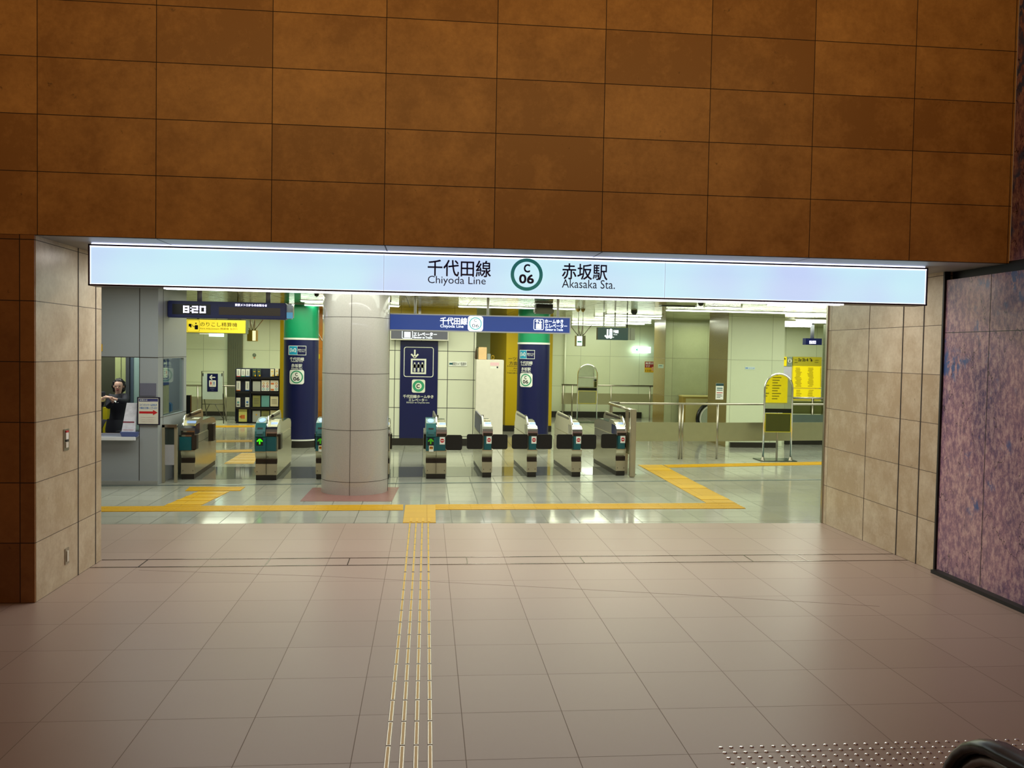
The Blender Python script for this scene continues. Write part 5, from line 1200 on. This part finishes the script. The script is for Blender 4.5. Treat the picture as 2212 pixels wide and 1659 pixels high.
def person(base, label, hd, chest, pelvis, armL, armR, face, hairlong=True, cuff=None, blazer=suit, skirt=True):
    """hd: head centre, face: unit direction of the face; armL/armR: (shoulder, elbow, wrist, hand direction)"""
    g = empty('person', base, label, 'person')
    hd, chest, pelvis = Vector(hd), Vector(chest), Vector(pelvis); fx = Vector(face).normalized()
    neck = hd-Vector((0, 0, .145))-fx*.015; up_ = chest+Vector((0, 0, .10))
    T = tuple
    ch = [[(T(pelvis), (.11, .085)), (T(pelvis.lerp(chest, .5)), (.09, .07)), (T(chest), (.105, .075)), (T(up_), (.075, .055)), (T(neck), .045), (T(hd-Vector((0, 0, .07))+fx*.012), (.055, .065)), (T(hd+fx*.004), (.078, .085)), (T(hd+Vector((0, 0, .055))), (.072, .078)), (T(hd+Vector((0, 0, .09))), .045)]]
    for (sh, el, wr, hdir) in (armL, armR):
        ch.append([(T(up_), (.075, .055)), (T(sh), .04), (T(el), .032), (T(wr), .022)]); ch += hand(wr, hdir, (0, 0, 1))
    x, y, z = base
    sd = Vector((fx.y, -fx.x, 0)).normalized()
    for s_ in (-1, 1):
        hip = pelvis+sd*.085*s_+Vector((0, 0, -.06)); kn = Vector((hip.x, hip.y, .44)); an = Vector((hip.x, hip.y, .08)); to = an+fx*.15; to.z = .035
        ch.append([(T(pelvis), (.11, .085)), (T(hip), .075), (T(kn), .055), (T(an), .036), (T(to), .032)])
    body = skin('body', ch, skm, g)
    # clothes
    ct_ = [[(T(pelvis+Vector((0, 0, -.07))), (.165, .13)), (T(pelvis), (.15, .12)), (T(pelvis.lerp(chest, .5)), (.128, .108)), (T(chest), (.155, .115)), (T(up_), (.13, .09)), (T(up_+Vector((0, 0, .015))), (.075, .055))]]
    for (sh, el, wr, hdir) in (armL, armR):
        e2 = Vector(wr).lerp(Vector(el), .12); ct_.append([(T(up_), (.13, .09)), (T(sh), .072), (T(el), .052), (T(e2), .038)])
        if cuff: 
            d_ = (Vector(wr)-Vector(el)).normalized(); c_ = Vector(wr).lerp(Vector(el), .22)
            MB().tube([T(c_), T(c_+d_*.012)], .047, cuff, 14).build('cuff_stripe', g, 'gold sleeve stripe')
    skin('jacket', ct_, blazer, g)
    if skirt:
        MB().rev(pelvis.x, pelvis.y, [(.15, pelvis.z+.06), (.175, pelvis.z-.10), (.17, pelvis.z-.25), (.175, .42)], blazer, 24).build('skirt', g)
    else:
        tr = []
        for s_ in (-1, 1):
            hip = pelvis+sd*.085*s_+Vector((0, 0, -.06)); tr.append([(T(pelvis), (.145, .12)), (T(hip), .10), ((hip.x, hip.y, .44), .072), ((hip.x, hip.y, .07), .06)])
        skin('trousers', tr, blazer, g)
    # collar
    cb = MB()
    for s_ in (-1, 1):
        a0_ = neck+sd*.050*s_-Vector((0, 0, .025)); a1_ = neck+sd*.095*s_+fx*.03-Vector((0, 0, .065)); a2_ = chest+fx*.125+sd*.012*s_+Vector((0, 0, .045)); a3_ = neck+fx*.055+sd*.02*s_-Vector((0, 0, .05))
        th = fx*.022
        cb.add([T(a0_), T(a1_), T(a2_), T(a3_), T(a0_+th), T(a1_+th), T(a2_+th), T(a3_+th)], [(0, 1, 2, 3), (4, 5, 6, 7), (0, 1, 5, 4), (1, 2, 6, 5), (2, 3, 7, 6), (3, 0, 4, 7)], blouse)
    cb.tube([T(neck+(sd*cos(a)+fx*sin(a))*.052-Vector((0, 0, .02))) for a in [2*pi*i/12 for i in range(12)]], .013, blouse, 8, True).build('collar', g, 'white blouse collar')
    # hair
    hb = MB(); NS = 28; hc = hd-fx*.020+Vector((0, 0, .004)); vs = []; fs = []
    for i in range(NS+1):
        th = pi*i/NS
        for k in range(NS):
            ph = 2*pi*k/NS; dv = fx*(sin(th)*cos(ph))+sd*(sin(th)*sin(ph))+Vector((0, 0, cos(th)))
            bump = 1+.05*sin(7*ph+3*th)+.05*sin(11*th+2*ph)+.03*sin(17*ph-5*th)
            r_ = Vector((dv.dot(fx)*.098, dv.dot(sd)*.104, dv.z*(.118 if dv.z > 0 else (.135 if hairlong else .07))))*bump
            if dv.dot(fx) > .38 and dv.z < .62: r_ *= .55
            if th > 2.7: r_ *= .8
            vs.append(T(hc+fx*r_.x+sd*r_.y+Vector((0, 0, r_.z))))
    for i in range(NS):
        for k in range(NS): fs.append((i*NS+k, i*NS+(k+1) % NS, (i+1)*NS+(k+1) % NS, (i+1)*NS+k))
    hb.add(vs, fs, hair, True)
    hb.build('hair', g)
    # face
    fc = hd+fx*.082; ey = MB(); br = MB()
    for s_ in (-1, 1):
        ey.sphere(T(fc+sd*.031*s_+Vector((0, 0, .002))), (.012, .006, .007), ink, 8); br.sphere(T(fc+sd*.031*s_+Vector((0, 0, .020))), (.012, .004, .002), hair, 8)
    ey.build('eyes', g); br.build('eyebrows', g)
    MB().sphere(T(fc+fx*.012-Vector((0, 0, .025))), (.011, .016, .017), skm, 8).build('nose', g); MB().sphere(T(fc-fx*.004-Vector((0, 0, .058))), (.021, .008, .008), M('lips', (150, 40, 60), .4), 8).build('mouth', g)
    for s_ in (-1, 1): MB().sphere(T(hd+sd*.078*s_-Vector((0, 0, .01))), (.009, .012, .02), skm, 8).build('ear', g)
    return g
def W3(u, v, Y): p = at(u, v, Y); return (p.x, p.y, p.z)
Yp = 7.5; hdp = Vector(W3(256.5, 834, Yp)); shl = Vector(W3(272, 858, Yp)); shr = Vector(W3(240, 857, Yp-.03))
person((hdp.x, Yp, 0), 'woman in a dark suit with curly black hair, forearms raised, behind the office counter', hdp, (hdp.x-.01, Yp+.03, 1.16), (hdp.x-.05, Yp+.06, .86),
       (tuple(shl), W3(270, 868, Yp-.22), W3(248, 862, Yp-.36), (-1, -.15, .45)), (tuple(shr), W3(233, 880, Yp-.12), W3(246, 866, Yp-.36), (-.8, -.2, .6)), (.12, -1, -.02))
Ys = 7.10; xb_ = at(196, 830, Ys).x
person((xb_, Ys, 0), 'person in dark uniform with gold sleeve stripe, mostly hidden behind the left jamb', (xb_, Ys, 1.58), (xb_, Ys+.02, 1.25), (xb_, Ys+.04, .92),
       ((xb_+.17, Ys, 1.36), (xb_+.16, Ys-.04, 1.16), (W3(222, 859, Ys-.2)), (1, -.05, .12)), ((xb_-.17, Ys, 1.36), (xb_-.20, Ys-.1, 1.1), (xb_-.1, Ys-.3, 1.0), (.5, -1, 0)), (.6, -.5, -.1), hairlong=False, cuff=M('gold_stripe', (190, 170, 110), .4), skirt=False)
MB().box(at(222, 890, 7.75).x, at(232, 890, 7.75).x, 7.75, 7.92, .003, at(227, 880, 7.75).z, M('yellow_file', (206, 190, 20), .5)).build('yellow_cabinet', None, 'yellow cabinet glimpsed between the two office staff', 'cabinet')
MB().box(-1.72, -1.3, 6.93, 7.2, .70, .78, M('desk_dark', (34, 36, 40), .4)).box(-1.72, -1.67, 6.93, 7.2, .003, .70, MATS['desk_dark']).box(-1.35, -1.3, 6.95, 7.2, .003, .70, MATS['desk_dark']).build('desk', None, 'dark desk inside the office behind the counter', 'desk')

# hairline arc across the hall floor
pts = [fl(u, v) for u, v in ((300, 1232), (700, 1245), (1100, 1265), (1500, 1286), (1900, 1310))]
mb = MB()
for a, b in zip(pts[:-1], pts[1:]): mb.prism([(a.x, a.y), (b.x, b.y), (b.x, b.y+.005), (a.x, a.y+.005)], 'z', -.01, .0008, M('floor_line', (120, 98, 84), .6))
struct(mb, 'trim_6')
